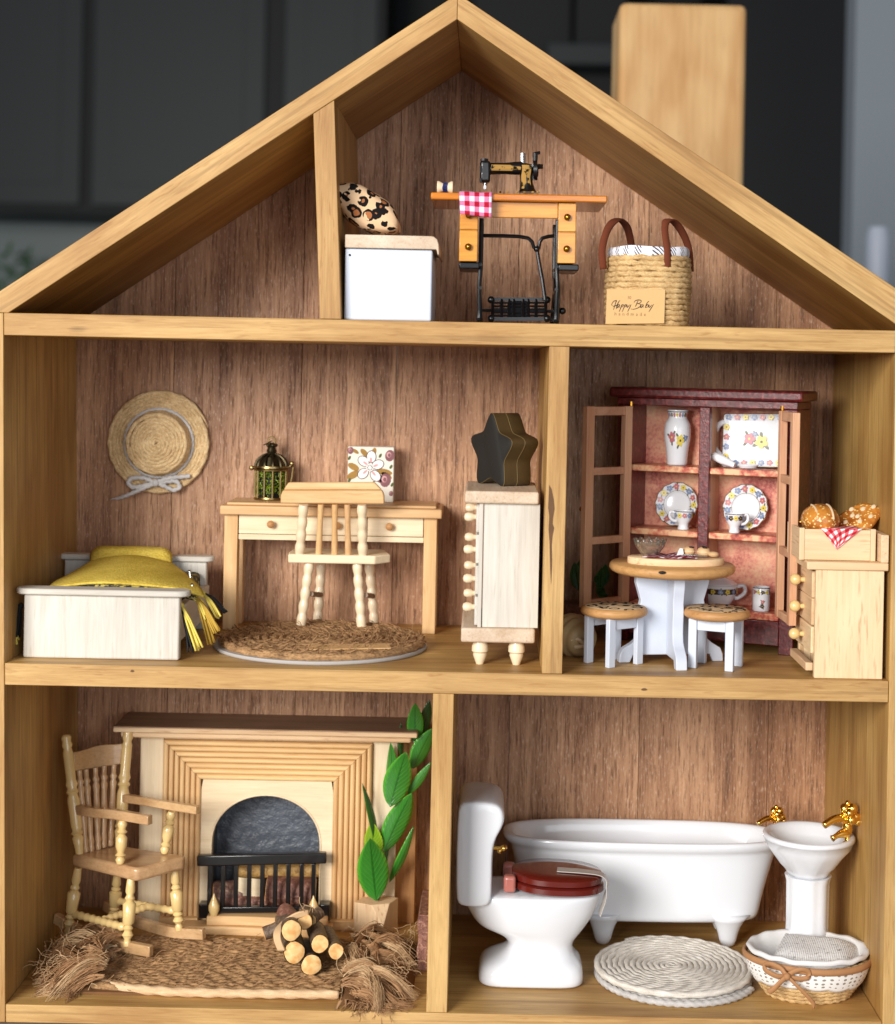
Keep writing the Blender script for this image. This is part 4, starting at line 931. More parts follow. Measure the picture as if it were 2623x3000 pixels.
for xq, yq in ((295, 2.1), (510, 2.1), (300, 7.0), (505, 7.0)):
    q = r6(xq, 1800, 2.1); m = MB(); m.turn((q.x, yq, zb0+.02), (q.x, yq, ZM+.005), [(0, .30), (.1, .30), (.22, .36), (.45, .37), (.52, .30), (.62, .31), (.9, .2), (1, .16)], 16); build(m, 'foot', W_turn, t)
# black star block on the chest
Yc = 5.2; sc0 = r6(352, 622, 5.2); n_ = V((-.84, -.54, 0)).normalized(); tt = V((n_.y*-1, n_.x, 0)); tt = V((.54, -.84, 0)).normalized()
R1 = r6.l(224, 5.2)*1.17; cz_ = 0
def star(k=1.0):
    P = []
    for i in range(10):
        a = pi/2+i*pi/5; r = R1*k*(1.0 if i % 2 == 0 else .55); P.append(V((r*math.cos(a), r*math.sin(a), 0)))
    Q = []
    for i in range(10):
        p, q, r = P[i-1], P[i], P[(i+1) % 10]; f = .42 if i % 2 == 0 else .16
        a, b = q.lerp(p, f), q.lerp(r, f)
        for s_ in (0, .25, .5, .75, 1): Q.append((a*(1-s_)**2+q*2*s_*(1-s_)+b*s_*s_))
    return Q
org = V((sc0.x, 5.2, cz_)); pos = lambda q, d: org+tt*q.x+V((0, 0, q.y))-n_*d
t = thing('star_block', 'chunky black star shaped block with gold edges on the tall chest', 'star block', (org.x+.5, org.y+.4, zct+.004))
S0 = star(); T = 1.6; org.z = zct+.008-min(q.y for q in S0); m = MB()
m.rings([[pos(q*.93, 0) for q in S0], [pos(q, .07) for q in S0]], True, False); build(m, 'front_face', M_star, t, ang=60)
m = MB(); m.rings([[pos(q, .07) for q in S0], [pos(q, T*.48) for q in S0], [pos(q, T*.52) for q in S0], [pos(q, T-.07) for q in S0], [pos(q*.93, T) for q in S0]], False, True); build(m, 'edge', M_stare, t, ang=60)
for d in (.09, T*.5):
    m = MB(); m.tube([pos(q*1.004, d) for q in S0], .015, 4, closed=True); build(m, 'gold_line', M_starg, t, ang=180)
# ------------------------------------------------------------------ kitchen (middle right)
def proj(p):
    d = (D+p[1])/FP; x, z = (p[0]-CX)/d, (CZ-p[2])/d
    return PX+x*cr-z*sr, PY+x*sr+z*cr
HR = math.atan2(-3.82, 8.05); HW = 8.91
hu = thing('china_hutch', 'dark red china hutch with open pinkish doors and sponged pink inside', 'hutch', (27.2, 9.46, ZM), HR)
HX = xf(hu); hp = lambda x, y, z: HX @ V((x, y, z-ZM))
def hat_(px, y, z):                          # local x in the hutch that shows at photo column px
    lo, hi = -2, 12
    for _ in range(40):
        mid = (lo+hi)/2
        if proj(hp(mid, y, z))[0] < px: lo = mid
        else: hi = mid
    return lo
hl = lambda x: 1660+x*.4587
def hb_(x0, x1, y0, y1, z0, z1, n, mt, par=None, bevel=.04):
    m = MB(HX); m.box(x0, x1, y0, y1, z0-ZM, z1-ZM); return build(m, n, mt, par or hu, bevel=bevel)
HD = 2.5
hb_(0, .7, 0, HD, ZM+.005, 26.05, 'side_post', M_red); hb_(HW-.7, HW, 0, HD, ZM+.005, 26.05, 'side_post', M_red)
hb_(.705, HW-.705, 2.2, HD-.01, 16.2, 26.2, 'back_panel', M_pink, bevel=0)
hb_(.705, HW-.705, .05, .5, 15.0, 16.15, 'plinth', M_red)
hb_(-.02, HW+.02, -.05, HD, 26.06, 26.42, 'top_rail', M_red); hb_(-.32, HW+.32, -.38, HD, 26.43, 26.92, 'cornice', M_red, bevel=.12)
xc = 4.42
hb_(xc-.26, xc+.26, .02, .35, 16.56, 26.05, 'centre_post', M_red); hb_(xc-.1, xc+.1, .36, 2.19, 16.56, 26.05, 'divider', W_door['z'], bevel=0)
for z, n in ((16.5, 1), (20.1, 0), (23.17, 0)):
    if n: hb_(.705, HW-.705, .02, 2.19, z-.34, z, 'shelf', M_shelf)
    else:
        hb_(.705, xc-.27, .12, 2.19, z-.30, z, 'shelf', M_shelf); hb_(xc+.27, HW-.705, .12, 2.19, z-.30, z, 'shelf', M_shelf)
for a_, b_, sx_ in (((.72, 0), (-2.35, -1.95), -1), ((HW-.72, 0), (.12, -3.05), 1)):
    P0 = hp(a_[0], -.06, 0); P0.z = 0; dv = V((b_[0], b_[1], 0)); L = dv.length; dv.normalize(); nv = V((dv.y, -dv.x, 0))*sx_
    dz0, dz1 = 16.45, 26.0
    def dbar(l0, l1, z0, z1, n, t_=.17, par=hu, mt='z'):
        c = []
        for z in (z0, z1):
            c += [P0+dv*l0-nv*t_+V((0, 0, z)), P0+dv*l1-nv*t_+V((0, 0, z)), P0+dv*l1+nv*t_+V((0, 0, z)), P0+dv*l0+nv*t_+V((0, 0, z))]
        ctr = sum(c, V())/8; m = MB(); m.hexa(c)
        if (c[1]-c[0]).cross(c[3]-c[0]).z < 0: m.f = [tuple(reversed(f)) for f in m.f]
        return build(m, n, W_door[mt], par, bevel=.03)
    dr = dbar(.04, .5, dz0, dz1, 'door'); dbar(L-.5, L, dz0, dz1, 'stile', par=dr)
    for z in (dz0+.18, 19.6, 22.9, dz1-.26): dbar(.505, L-.505, z-.18, z+.18 if z < dz1-1 else z+.24, 'rail', .13, dr, 'x')
    kb = P0+dv*(L-.2)-nv*.32*1+V((0, 0, 21.1)); m = MB(); m.ball(kb, .12); m.tube([kb, kb+nv*.16], .06, 6); build(m, 'knob', M_brass, dr)
    m = MB(); q = P0+V((0, 0, dz1+.004)); m.tube([q, q+V((0, 0, .22))], .07, 6); build(m, 'hinge_pin', M_brass, dr)
def onshelf(px, y, z): x = hat_(hl(px), y, z); return hp(x, y, z)
# vase
ZS = lambda py, p: None
c = onshelf(706, 1.2, 23.18); s_ = .4587/kk(c.y); zz = lambda y: (628-y)*s_
t = thing('china_vase', 'tall white china vase with pink and yellow flowers in the hutch', 'vase', c)
vp = [(0, 0), (62*s_, 0), (65*s_, zz(620)), (66*s_, zz(590)), (74*s_, zz(520)), (84*s_, zz(460)), (86*s_, zz(410)), (80*s_, zz(365)), (64*s_, zz(338)), (58*s_, zz(325)), (62*s_, zz(300)), (69*s_, zz(280)), (66*s_, zz(275)), (56*s_, zz(300)), (50*s_, zz(340)), (0, zz(345))]
m = MB(); m.lathe(c, vp, 32); vb = build(m, 'vase_body', M_china, t, ang=180)
def rad_at(z):
    for (r0, z0), (r1, z1) in zip(vp[1:12], vp[2:12]):
        if z0 <= z <= z1: return lerp(r0, r1, (z-z0)/(z1-z0) if z1 > z0 else 0)
    return .9
def vfn(a, b, h=0): r = rad_at(b)+h+.004; return V((c.x+r*math.sin(a/.95), c.y-r*math.cos(a/.95), c.z+b))
m = MB(); flower(m, vfn, .10, zz(470), .33, 1); flower(m, vfn, -.52, zz(450), .3, 0, .5); flower(m, vfn, .5, zz(455), .17, 2)
for i in range(10): flower(m, vfn, -1.3+i*.28, zz(308), .13, (0, 2, 3, 0, 1)[i % 5], i, False)
m.mi = 4; m.tube([vfn(-1.4+i*.1, zz(288), .01) for i in range(29)], .02, 4); build(m, 'flower_print', PRINT, vb, ang=180, kind='stuff')
# tray on its edge
lz = 23.18; yb_ = 1.75
def tr(x, y, h=0):
    X = hat_(hl(x), yb_, lz); s0 = .4587/kk(hp(X, yb_, lz).y); z = lz+.01+(640-y+(x-1130)*.045)*s0
    return hp(X, yb_-h+.18*(z-lz)/2.6, z)
t = thing('china_tray', 'rectangular white china tray with flower border propped up in the hutch', 'tray', tr(1150, 640))
def rrect(x0, y0, x1, y1, r, n=6, wav=0):
    P = []
    for cx_, cy_, a0 in ((x1-r, y1-r, 0), (x0+r, y1-r, pi/2), (x0+r, y0+r, pi), (x1-r, y0+r, 3*pi/2)):
        for i in range(n+1): a = a0+pi/2*i/n; P.append((cx_+r*math.cos(a), cy_+r*math.sin(a)))
    return P
A_ = rrect(998, 300, 1392, 640, 16)
ins = lambda k: [(1195+(x-1195)*(1-k), 470+(y-470)*(1-k*1.1)) for x, y in A_]
m = MB(); m.rings([[tr(x, y, -.05) for x, y in ins(.1)], [tr(x, y, .05) for x, y in A_], [tr(x, y, .14) for x, y in A_], [tr(x, y, .10) for x, y in ins(.04)], [tr(x, y, .02) for x, y in ins(.24)]])
for sgn in (1,):
    pts = [tr(x, y, .06) for x, y in ((1004, 352), (965, 372), (942, 420), (938, 480), (950, 530), (985, 565), (1004, 572))]
    m.tube(soft(pts, 5), .15, 8)
tb = build(m, 'tray_body', M_china, t, ang=50)
m = MB(); fk = lambda u, v, h=0: tr(u, v, .115+h*3)
def fl_px(mb, x, y, r, col, rot=0, lv=True): flower(mb, lambda a, b, h=0: tr(a, b, .115+h*4), x, y, r, col, rot, lv)
for i in range(7):
    fl_px(m, 1030+i*54, 322, 21, (2, 0, 1)[i % 3], i, False); fl_px(m, 1030+i*54, 612, 21, (1, 2, 0)[i % 3], i, False)
for i in range(4): fl_px(m, 1020, 385+i*62, 22, (1, 0, 2)[i % 3], i, False)
def fl_in(mb, x, y, r, col, rot=0): flower(mb, lambda a, b, h=0: tr(a, b, .05+h*4), x, y, r, col, rot)
fl_in(m, 1165, 460, 42, 0); fl_in(m, 1243, 480, 46, 1, .4); fl_in(m, 1200, 430, 18, 2)
m.mi = 5; m.tube([tr(x, y, .15) for x, y in A_], .022, 4, closed=True); build(m, 'flower_print', PRINT+[P_gold], tb, ang=180, kind='stuff')
# spoon dish in front of the tray
cp = onshelf(1060, .75, 23.18); t = thing('china_spoon_dish', 'little white china spoon rest lying before the tray in the hutch', 'spoon rest', cp)
m = MB(); a, b, d_ = onshelf(925, .9, 23.2), onshelf(1075, .7, 23.2), onshelf(1160, .6, 23.2)
m.turn(a+V((0, 0, .55)), b+V((0, 0, .1)), [(0, .05), (.1, .2), (.5, .22), (1, .13)], 12); m.lathe((d_.x, d_.y, d_.z), [(0, .03), (.4, .03), (.52, .16), (.5, .19), (.35, .1), (0, .09)], 20, 1, .7); build(m, 'spoon_dish', M_china, t)
# plates on edge and cups
def plate(px, py, r_px, lab, z=20.11, y=1.55, slope=.22):
    X = hat_(hl(px), y, z); c0 = hp(X, y, z); s0 = .4587/kk(c0.y); R = r_px*s0
    up_ = (HX.to_3x3() @ V((0, slope, 1))).normalized(); rt_ = (HX.to_3x3() @ V((1, 0, 0))); nn = rt_.cross(up_).normalized(); 
    if nn.y > 0: nn = -nn
    o_ = c0+up_*(R*1.02)+V((0, 0, .01)); t = thing('china_plate', lab, 'plate', c0, group='flowered china plates')
    pr = [(.02, .0), (.5, 0), (.56, .03), (.62, .1), (.97, .2), (1, .22), (1, .17), (.62, .03), (.5, -.06), (.02, -.06)]
    m = MB(); Rg_ = []
    for r, h in pr: Rg_.append([o_+(rt_*math.cos(a)+up_*math.sin(a))*(R*r*(1+.022*math.cos(14*a)*(r > .9)))+nn*(h*R*.9) for a in [2*pi*k/70 for k in range(70)]])
    m.rings(Rg_); pb = build(m, 'plate_body', M_china, t, ang=50)
    m = MB(); f = lambda a, b, h=0: o_+(rt_*math.cos(a)+up_*math.sin(a))*b+nn*((.1+(b/R-.62)/.35*.1)*R*.9+.012+h*2)
    for i in range(15):
        a = 2*pi*i/15; R0 = .80*R; flower(m, lambda x, y, h=0: f(a+x/R0, R0+y, h), 0, 0, .155*R, (1, 0, 2)[i % 3], i, i % 2 == 0)
    m.mi = 5; m.tube([f(2*pi*k/70, R*.985*(1+.022*math.cos(14*2*pi*k/70))) for k in range(70)], .02, 4, closed=True)
    m.tube([f(2*pi*k/60, R*.63, 0) for k in range(60)], .011, 4, closed=True); build(m, 'flower_print', PRINT+[P_gold], pb, ang=180, kind='stuff')
plate(698, 868, 141, 'flowered china plate behind the cup with its handle on the left')
plate(1137, 895, 148, 'flowered china plate behind the cup with its handle on the right')
def cup(px, r_px, h_px, side, lab, z=20.11, y=.75, name='china_cup', cat='cup', grp='flowered china cups'):
    c0 = onshelf(px, y, z); s0 = .4587/kk(c0.y); R, h = r_px*s0, h_px*s0; t = thing(name, lab, cat, c0, group=grp)
    m = MB(); m.lathe(c0, [(0, 0), (R*.56, 0), (R*.58, h*.07), (R*.5, h*.16), (R*.56, h*.34), (R*.86, h*.58), (R*.98, h*.92), (R*1.02, h), (R*.95, h), (R*.8, h*.6), (0, h*.4)], 28); cb_ = build(m, 'cup_body', M_china, t, ang=60)
    m = MB(); m.tube(soft([c0+V((side*R*.9, -.05, h*.9)), c0+V((side*R*1.35, -.05, h*.95)), c0+V((side*R*1.42, -.05, h*.68)), c0+V((side*R*1.1, -.05, h*.48)), c0+V((side*R*.7, -.05, h*.45))], 5), .075, 8); build(m, 'handle', M_china, t, ang=180)
    m = MB(); fn = lambda a, b, hh=0: V((c0.x+(R*.97+hh)*math.sin(a/R)*(1+.0*b), c0.y-(R*.97+hh+.012)*math.cos(a/R), c0.z+b))
    for i in range(5): flower(m, fn, -R*1.1+i*R*.55, h*.78, h*.15, (2, 1, 0)[i % 3] if side < 0 else (2, 4, 1, 4, 2)[i], i, False)
    m.mi = 4; m.tube([fn(-R*1.4+i*R*.14, h*.98, .01) for i in range(21)], .018, 4); build(m, 'flower_print', PRINT, cb_, ang=180, kind='stuff')
cup(746, 62, 118, -1, 'small footed china cup with its handle on the left'); cup(1072, 60, 122, 1, 'small footed china cup with its handle on the right')
# tureen and canister on the bottom shelf
c0 = onshelf(975, 1.0, 16.51); s0 = .4587/kk(c0.y); t = thing('china_tureen', 'white china pot with a handle behind the pedestal table', 'pot', c0)
m = MB(); R = 128*s0*.9; h = 140*s0; m.lathe(c0, [(0, 0), (R*.5, 0), (R*.56, .05), (R*.82, h*.35), (R*.98, h*.7), (R, h), (R*.93, h), (R*.8, h*.5), (0, h*.4)], 32); tb = build(m, 'pot_body', M_china, t, ang=60)
m = MB(); m.tube(soft([c0+V((R*.93, 0, h*.9)), c0+V((R*1.35, 0, h*.95)), c0+V((R*1.42, 0, h*.65)), c0+V((R*1.05, 0, h*.4)), c0+V((R*.85, 0, h*.38))], 5), .1, 8); build(m, 'handle', M_china, t, ang=180)
m = MB(); m.lathe(c0+V((0, 0, h+.01)), [(0, 0), (R*.97, 0), (R*.98, .05), (R*.7, .22), (.2, .34), (.18, .4), (.26, .5), (0, .56)], 32); build(m, 'pot_lid', M_china, t, ang=60)
m = MB(); fn = lambda a, b, hh=0: V((c0.x+(R*.99+hh)*math.sin(a/R), c0.y-(R*.99+hh+.012)*math.cos(a/R), c0.z+b))
m.mi = 4
m.sheet(lambda u, v: fn(-R*.9+u*R*2.1, h*(.62+.24*v), -.006), 16, 2); m.mi = 0
for i in range(5): flower(m, fn, -R*.5+i*R*.42, h*.74, h*.13, (1, 2)[i % 2], i, True)
build(m, 'flower_print', PRINT, tb, ang=180, kind='stuff')
c0 = onshelf(1243, .75, 16.51); s0 = .4587/kk(c0.y); R, h = 55*s0, 152*s0; t = thing('china_canister', 'small white china mug with flowers on the bottom hutch shelf', 'mug', c0)
m = MB(); m.lathe(c0, [(0, 0), (R*.95, 0), (R, .04), (R, h-.03), (R*.97, h), (R*.9, h), (R*.88, .1), (0, .1)], 28); cb_ = build(m, 'mug_body', M_china, t, ang=50)
m = MB(); fn = lambda a, b, hh=0: V((c0.x+(R+hh+.006)*math.sin(a/R), c0.y-(R+hh+.006)*math.cos(a/R), c0.z+b))
for i in range(5): flower(m, fn, -R*1.0+i*R*.5, h*.8, h*.09, (0, 1, 4, 1, 0)[i], i)
flower(m, fn, 0, h*.4, h*.09, 0); flower(m, fn, -.02, h*.22, h*.1, 4, 1); m.mi = 4; m.tube([fn(-R*1.4+i*R*.14, h*.97) for i in range(21)], .02, 4); build(m, 'flower_print', PRINT, cb_, ang=180, kind='stuff')

# pedestal table
tc = V((29.35, 3.7, 0)); zt = r7(705, 1290, .85).z
t = thing('pedestal_table', 'round tan table on a white crossed plank pedestal', 'table', (tc.x, tc.y, ZM))
R = r7.l(402, 3.7); m = MB(); zb = zt-.46; m.lathe((tc.x, tc.y, zb), [(0, 0), (R*.90, 0), (R*.97, .10), (R, .24), (R*.99, .38), (R*.965, .46), (0, .46)], 64); build(m, 'table_top', W_tan['x'], t, ang=50)
nt = r7(613, 1276, .82); m = MB(); m.ball((nt.x, tc.y-R*.995, zb+.36), .17, .05, .07, 10); build(m, 'nick', M_dark, t)
hh = zb-ZM-.01
prof = [(2.45, 0), (2.42, .35), (2.3, .62), (1.9, .85), (1.6, 1.1), (1.5, 1.5), (1.5, 1.9), (1.55, hh*.62), (1.48, hh*.7), (1.6, hh*.8), (1.72, hh*.9), (1.72, hh)]
full = prof+[(-x, z) for x, z in prof[::-1]]
full = full[:len(prof)]+full[len(prof):]
ra = math.radians(11); T0 = MX.Translation(V((tc.x, tc.y, ZM+.005))) @ MX.Rotation(ra, 4, 'Z')
under = [(1.85, .0), (1.75, .3), (-1.75, .3), (-1.85, 0)][::-1]
pol = full+[(-1.95, 0), (-1.8, .34), (1.8, .34), (1.95, 0)]
m = MB(T0); m.prism(pol, 'y', -.2, .2); build(m, 'pedestal_panel', M_whitep, t, bevel=.04)
hp2 = [(y*.95, z) for y, z in pol]
m = MB(T0 @ MX.Rotation(math.radians(-5), 4, 'Z'))
neg = [(y*.96, z) for y, z in prof]
m.prism([(-y, z) for y, z in neg[::-1]]+[(-.205, 0+.3), (-1.8, .34), (-1.95, 0)][0:1]+[(-1.75, .34), (-1.9, 0)], 'x', -.25, .25) if 0 else m.prism([(-.21, .34), (-.21, hh)]+[(-y, z) for y, z in neg[::-1]]+[(-1.9, 0), (-1.75, .34)], 'x', -.25, .25)
build(m, 'pedestal_panel', M_whitep, t, bevel=.04)
m = MB(T0); m.prism([(.21, .34), (1.75, .34), (1.9, 0)]+neg+[(.21, hh)], 'x', -.2, .2); build(m, 'pedestal_panel', M_whitep, t, bevel=.04)
# board with bowl, napkin, pastries
bc_ = V((r7(698, 1225, 3.4).x, 3.4, zt+.004)); rx = r7.l(308, 3.4)
m = MB(); m.lathe(bc_, [(0, 0), (rx*.99, 0), (rx, .03), (rx, .27), (rx*.985, .3), (0, .3)], 64, 1, .56); o = build(m, 'oval_board', W_cabinet['x'], loc=bc_, ang=50); tag(o, 'pale oval serving board lying on the round table', 'board')
zb = bc_.z+.304
c0 = rt(445, 440, 3.3); c0.z = zb; s0 = .18973/kk(3.3); R = 250*s0; h = 265*s0; t = thing('glass_bowl', 'scalloped clear glass bowl on the serving board', 'bowl', c0)
m = MB(); wb = lambda a, r, z: 1+.05*math.cos(12*a)*(z/h)
m.lathe(c0, [(0, 0), (R*.42, 0), (R*.46, .04), (R*.62, h*.25), (R*.88, h*.6), (R*1.0, h*.97), (R*.97, h), (R*.92, h*.95), (R*.8, h*.6), (R*.54, h*.28), (R*.36, .1), (0, .09)], 96, wob=wb)
for v in m.v:
    q = v-c0
    if q.z > h*.8: v.z += .05*math.cos(12*math.atan2(q.y, q.x))
build(m, 'bowl_body', M_glass, t, ang=180)
a, b, c1, d1 = rt(330, 480, 2.6), rt(1180, 572, 2.4), rt(1060, 440, 4.0), rt(600, 425, 4.2)
for p in (a, b, c1, d1): p.z = zb+.012
m = MB(); m.sheet(lambda u, v: a.lerp(b, u).lerp(d1.lerp(c1, u), v)+V((0, 0, .05*math.sin(u*9+v*3)*math.sin(pi*u)+.05)), 26, 12, 3, 1.3); o = build(m, 'gingham_napkin', M_ging3, loc=a.lerp(c1, .5), solid=.03, ang=180); tag(o, 'dark red gingham napkin under the bowl and pastries', 'napkin')
def bun(px, py, rx_, lab, Y, flat=.62, extra=True):
    c0 = rt(px, py, Y); c0.z = zb+.11; s0 = .18973/kk(Y); R = rx_*s0; t = thing('cream_bun', lab, 'bun', c0, group='pastries on the board')
    m = MB(); m.lathe(c0, [(0, 0), (R*.8, .0), (R, R*.28), (R*.96, R*.5), (R*.98, R*.56), (R*.8, R*.95), (R*.4, R*1.15), (0, R*1.2)], 24); b_ = build(m, 'crust', M_bun, t, ang=180)
    m = MB(); m.lathe(c0, [(R*.98, R*.44), (R*1.03, R*.5), (R*.98, R*.57)], 24, wob=lambda a, r, z: 1+.02*math.cos(9*a)); build(m, 'cream', M_flour, t, ang=180)
    m = MB()
    for k in range(3 if extra else 1): m.lathe(c0+V((rnd.uniform(-.12, .12), -.1+.1*k, R*(1.02+.04*k))), [(0, 0), (R*(.42-.08*k), 0), (R*(.38-.08*k), .06), (0, .08)], 10)
    build(m, 'icing', M_choc, t, ang=180)
bun(1048, 420, 100, 'biscuit coloured cream bun beside the white napkin tip', 3.6, extra=False); bun(1275, 440, 108, 'darker topped cream bun at the right of the serving board', 3.3)
c0 = rt(1425, 500, 3.1); c0.z = zb+.10; m = MB(); m.ball(c0+V((0, 0, .08)), .26, .25, .13, 12); o = build(m, 'small_biscuit', M_bun, loc=c0); tag(o, 'small flat biscuit at the right edge of the serving board', 'biscuit')
a, b = rt(955, 470, 2.9), rt(1330, 520, 2.7); a.z = zb+.16; b.z = zb+.14; m = MB(); m.bar([a, b], .22, .05); o = build(m, 'table_knife', M_steel, loc=a.lerp(b, .5), bevel=.02); tag(o, 'shiny small knife lying before the buns', 'knife')
c0 = rt(915, 430, 3.2); c0.z = zb+.1; m = MB(); m.add([c0+V((-.16, 0, 0)), c0+V((.17, 0, 0)), c0+V((.12, .1, .3)), c0+V((-.02, .1, .3)), c0+V((-.1, .2, 0)), c0+V((.2, .2, 0))], [(0, 1, 2, 3), (4, 3, 2, 5), (0, 3, 4), (1, 5, 2), (0, 4, 5, 1)]); o = build(m, 'paper_corner', M_linen, loc=c0); tag(o, 'white folded paper corner between the bowl and the buns', 'paper')
# stools
def stool(px, legs, zpy, lab, Yc_, rot):
    c0 = r7(px, 1500, Yc_); c0.z = ZM; zt_ = r7(px, zpy, Yc_-1.4).z
    t = thing('stool', lab, 'stool', c0, group='leopard topped stools'); R = r7.l(216, Yc_); zb_ = zt_-.42
    m = MB(); m.lathe((c0.x, c0.y, zb_), [(0, 0), (R*.86, 0), (R*.96, .08), (R, .2), (R*.97, .34), (R*.9, .42), (0, .42)], 48); s1 = build(m, 'seat', W_tan['x'], t, ang=50)
    m = MB(); m.lathe((c0.x, c0.y, zt_+.002), [(0, 0), (R*.88, 0), (R*.86, .02), (0, .025)], 48); build(m, 'seat_cover', M_leos, s1)
    T1 = MX.Translation(c0) @ MX.Rotation(rot, 4, 'Z')
    for sx_ in (-1, 1):
        for sy_ in (-1, 1):
            m = MB(T1); x, y = .84*sx_, .72*sy_; m.box(x-.19, x+.19, y-.13, y+.13, .005, zb_-ZM-.004); build(m, 'leg', M_whitep, t, bevel=.03)
    for sy_ in (-1, 1):
        m = MB(T1); m.box(-.64, .64, .72*sy_-.07, .72*sy_+.07, zb_-ZM-.5, zb_-ZM-.006); build(m, 'apron', M_whitep, t, bevel=.02)
stool(306, 0, 1545, 'white stool with leopard top in front of the open hutch door', 2.9, math.radians(38))
stool(960, 0, 1560, 'white stool with leopard top at the right side of the round table', 2.5, math.radians(-24))
# side cabinet with knobs
za = r8(650, 1300, .3).z; X0 = r8(480, 1700, .3).x; X1 = 38.3
t = thing('side_cabinet', 'beech side cabinet with three drawers of round knobs at the right wall', 'cabinet', (36.8, 2.4, ZM))
YA, YZ = .3, 4.7
m = MB(); m.box(X0, X0+2.95 if X0+2.95 < X1 else X1, YA, YA+.32, ZM+.005, za-.36); build(m, 'side_board', W_cabinet['z'], t, bevel=.03)
m = MB(); m.box(X0+.1, X1, YZ-.32, YZ, ZM+.005, za-.36); build(m, 'side_board', W_cabinet['z'], t, bevel=.03)
m = MB(); m.box(X0-.42, X1, YA-.12, YZ+.1, za-.35, za); build(m, 'cabinet_top', W_cabinet['x'], t, bevel=.05)
m = MB(); m.box(X1-.34, X1, YA-.1, YZ+.1, za+.004, r8(915, 1142, .2).z); build(m, 'splash_board', W_cabinet['y'], t, bevel=.04)
m = MB(); m.box(X0-.30, X0+.02, YA+.4, YZ-.33, ZM+.25, ZM+.6); build(m, 'toe_rail', W_cabinet['y'], t, bevel=.03)
for i, ky_ in enumerate((1722, 1559, 1402)):
    z = r8(392, ky_, 2.4).z; m = MB(); m.box(X0-.1, X0+.2, YA+.36, YZ-.36, z-.58, z+.58); d_ = build(m, 'drawer', W_cabinet['y'], t, bevel=.05)
    m = MB(); m.turn((X0-.1, 2.4, z), (X0-.28, 2.4, z), [(0, .12), (1, .1)], 10); m.ball((X0-.5, 2.4, z), .255, n=18); build(m, 'knob', W_bead, d_)
# crate with bread
Y = .75; cA, cB = r8(388, 1190, Y), r8(838, 1190, Y); zc0 = za+.006; zc1 = r8(620, 1110, Y).z; Y2 = 3.7
t = thing('bread_crate', 'small pale wooden crate of bread on the side cabinet', 'crate', ((cA.x+cB.x)/2, 2.2, zc0))
for x, y in ((cA.x, Y), (cB.x-.22, Y), (cA.x, Y2-.22), (cB.x-.22, Y2-.22)):
    m = MB(); m.box(x, x+.22, y, y+.22, zc0, zc1+.05); build(m, 'corner_post', W_cabinet['z'], t, bevel=.02)
for y in (Y+.03, Y2-.17): m = MB(); m.box(cA.x+.225, cB.x-.225, y, y+.14, zc0+.01, zc1); build(m, 'crate_side', W_cabinet['x'], t, bevel=.02)
for x in (cA.x+.03, cB.x-.17): m = MB(); m.box(x, x+.14, Y+.225, Y2-.225, zc0+.01, zc1); build(m, 'crate_side', W_cabinet['y'], t, bevel=.02)
m = MB(); m.box(cA.x+.18, cB.x-.18, Y+.18, Y2-.18, zc0, zc0+.12); build(m, 'crate_bottom', W_cabinet['x'], t)
a, b, tip = r8(516, 1104, Y), r8(757, 1104, Y), r8(608, 1226, Y-.05); zz_ = zc1+.02
def kf(u, v):
    p = a.lerp(b, u).lerp(tip, v); return V((p.x, Y-.02-.06*math.sin(u*6)*(1-v)-.03, p.z))
m = MB(); m.sheet(kf, 14, 12, 1.8, 1.0); m.sheet(lambda u, v: V((lerp(a.x, b.x, u), Y-.02+v*2.4, zc1+.02+.04*math.sin(u*8)*v)), 12, 6, 1.8, 2.4)
o = build(m, 'gingham_liner', M_ging2, loc=(a.x+.8, Y+.6, zc1), solid=.03, ang=180); tag(o, 'red and white gingham cloth hanging over the bread crate', 'cloth')
c0 = r8(510, 1060, 2.0); c0.z = zc1+.05; Rb = r8.l(112, 2.0); t = thing('round_loaf', 'round seeded bread loaf at the left of the crate', 'bread', c0)
m = MB(); m.ball(c0+V((0, 0, .25)), Rb, 1.1, .72, 24); lf = build(m, 'loaf_crust', M_bread, t, ang=180)
for q in (-.45, .35):
    m = MB(); m.tube([c0+V((Rb*q+.1*math.sin(k), 1.1*math.sin(k)*.98*math.sqrt(1-q*q)*-1, .25+.73*math.cos(k)*math.sqrt(1-q*q))) for k in [-.1+1.5*i/8 for i in range(9)]], .045, 6); build(m, 'score_mark', M_flour, lf)
c0 = r8(738, 1050, 2.4); c0.z = zc1+.30; rt_ = V((.93, .0, .36)).normalized(); bk = V((0, .8, .6)); nn = rt_.cross(bk).normalized(); t = thing('flat_loaf', 'flat seeded loaf tilted up at the right of the crate', 'bread', c0)
T2 = MX((rt_.to_tuple()+(c0.x,), bk.normalized().to_tuple()+(c0.y,), nn.to_tuple()+(c0.z,), (0, 0, 0, 1)))
T2 = MX(((rt_.x, bk.x, nn.x, c0.x), (rt_.y, bk.y, nn.y, c0.y+.1), (rt_.z, bk.z, nn.z, c0.z), (0, 0, 0, 1)))
m = MB(T2); m.lathe((0, 0, 0), [(0, -.12), (.95, -.12), (1.06, 0), (1.0, .14), (.8, .2), (0, .22)], 28, 1.02, .8, wob=lambda a, r, z: 1+.05*math.cos(5*a)); lf = build(m, 'loaf_crust', M_bread, t, ang=180)
m = MB(T2)
for i in range(9): a_ = i*2.4; m.ball((.3*math.sqrt(i)*math.cos(a_)*1.0, .24*math.sqrt(i)*math.sin(a_), .21), .13, .12, .07, 8)
build(m, 'topping', M_flour, lf, kind='stuff')
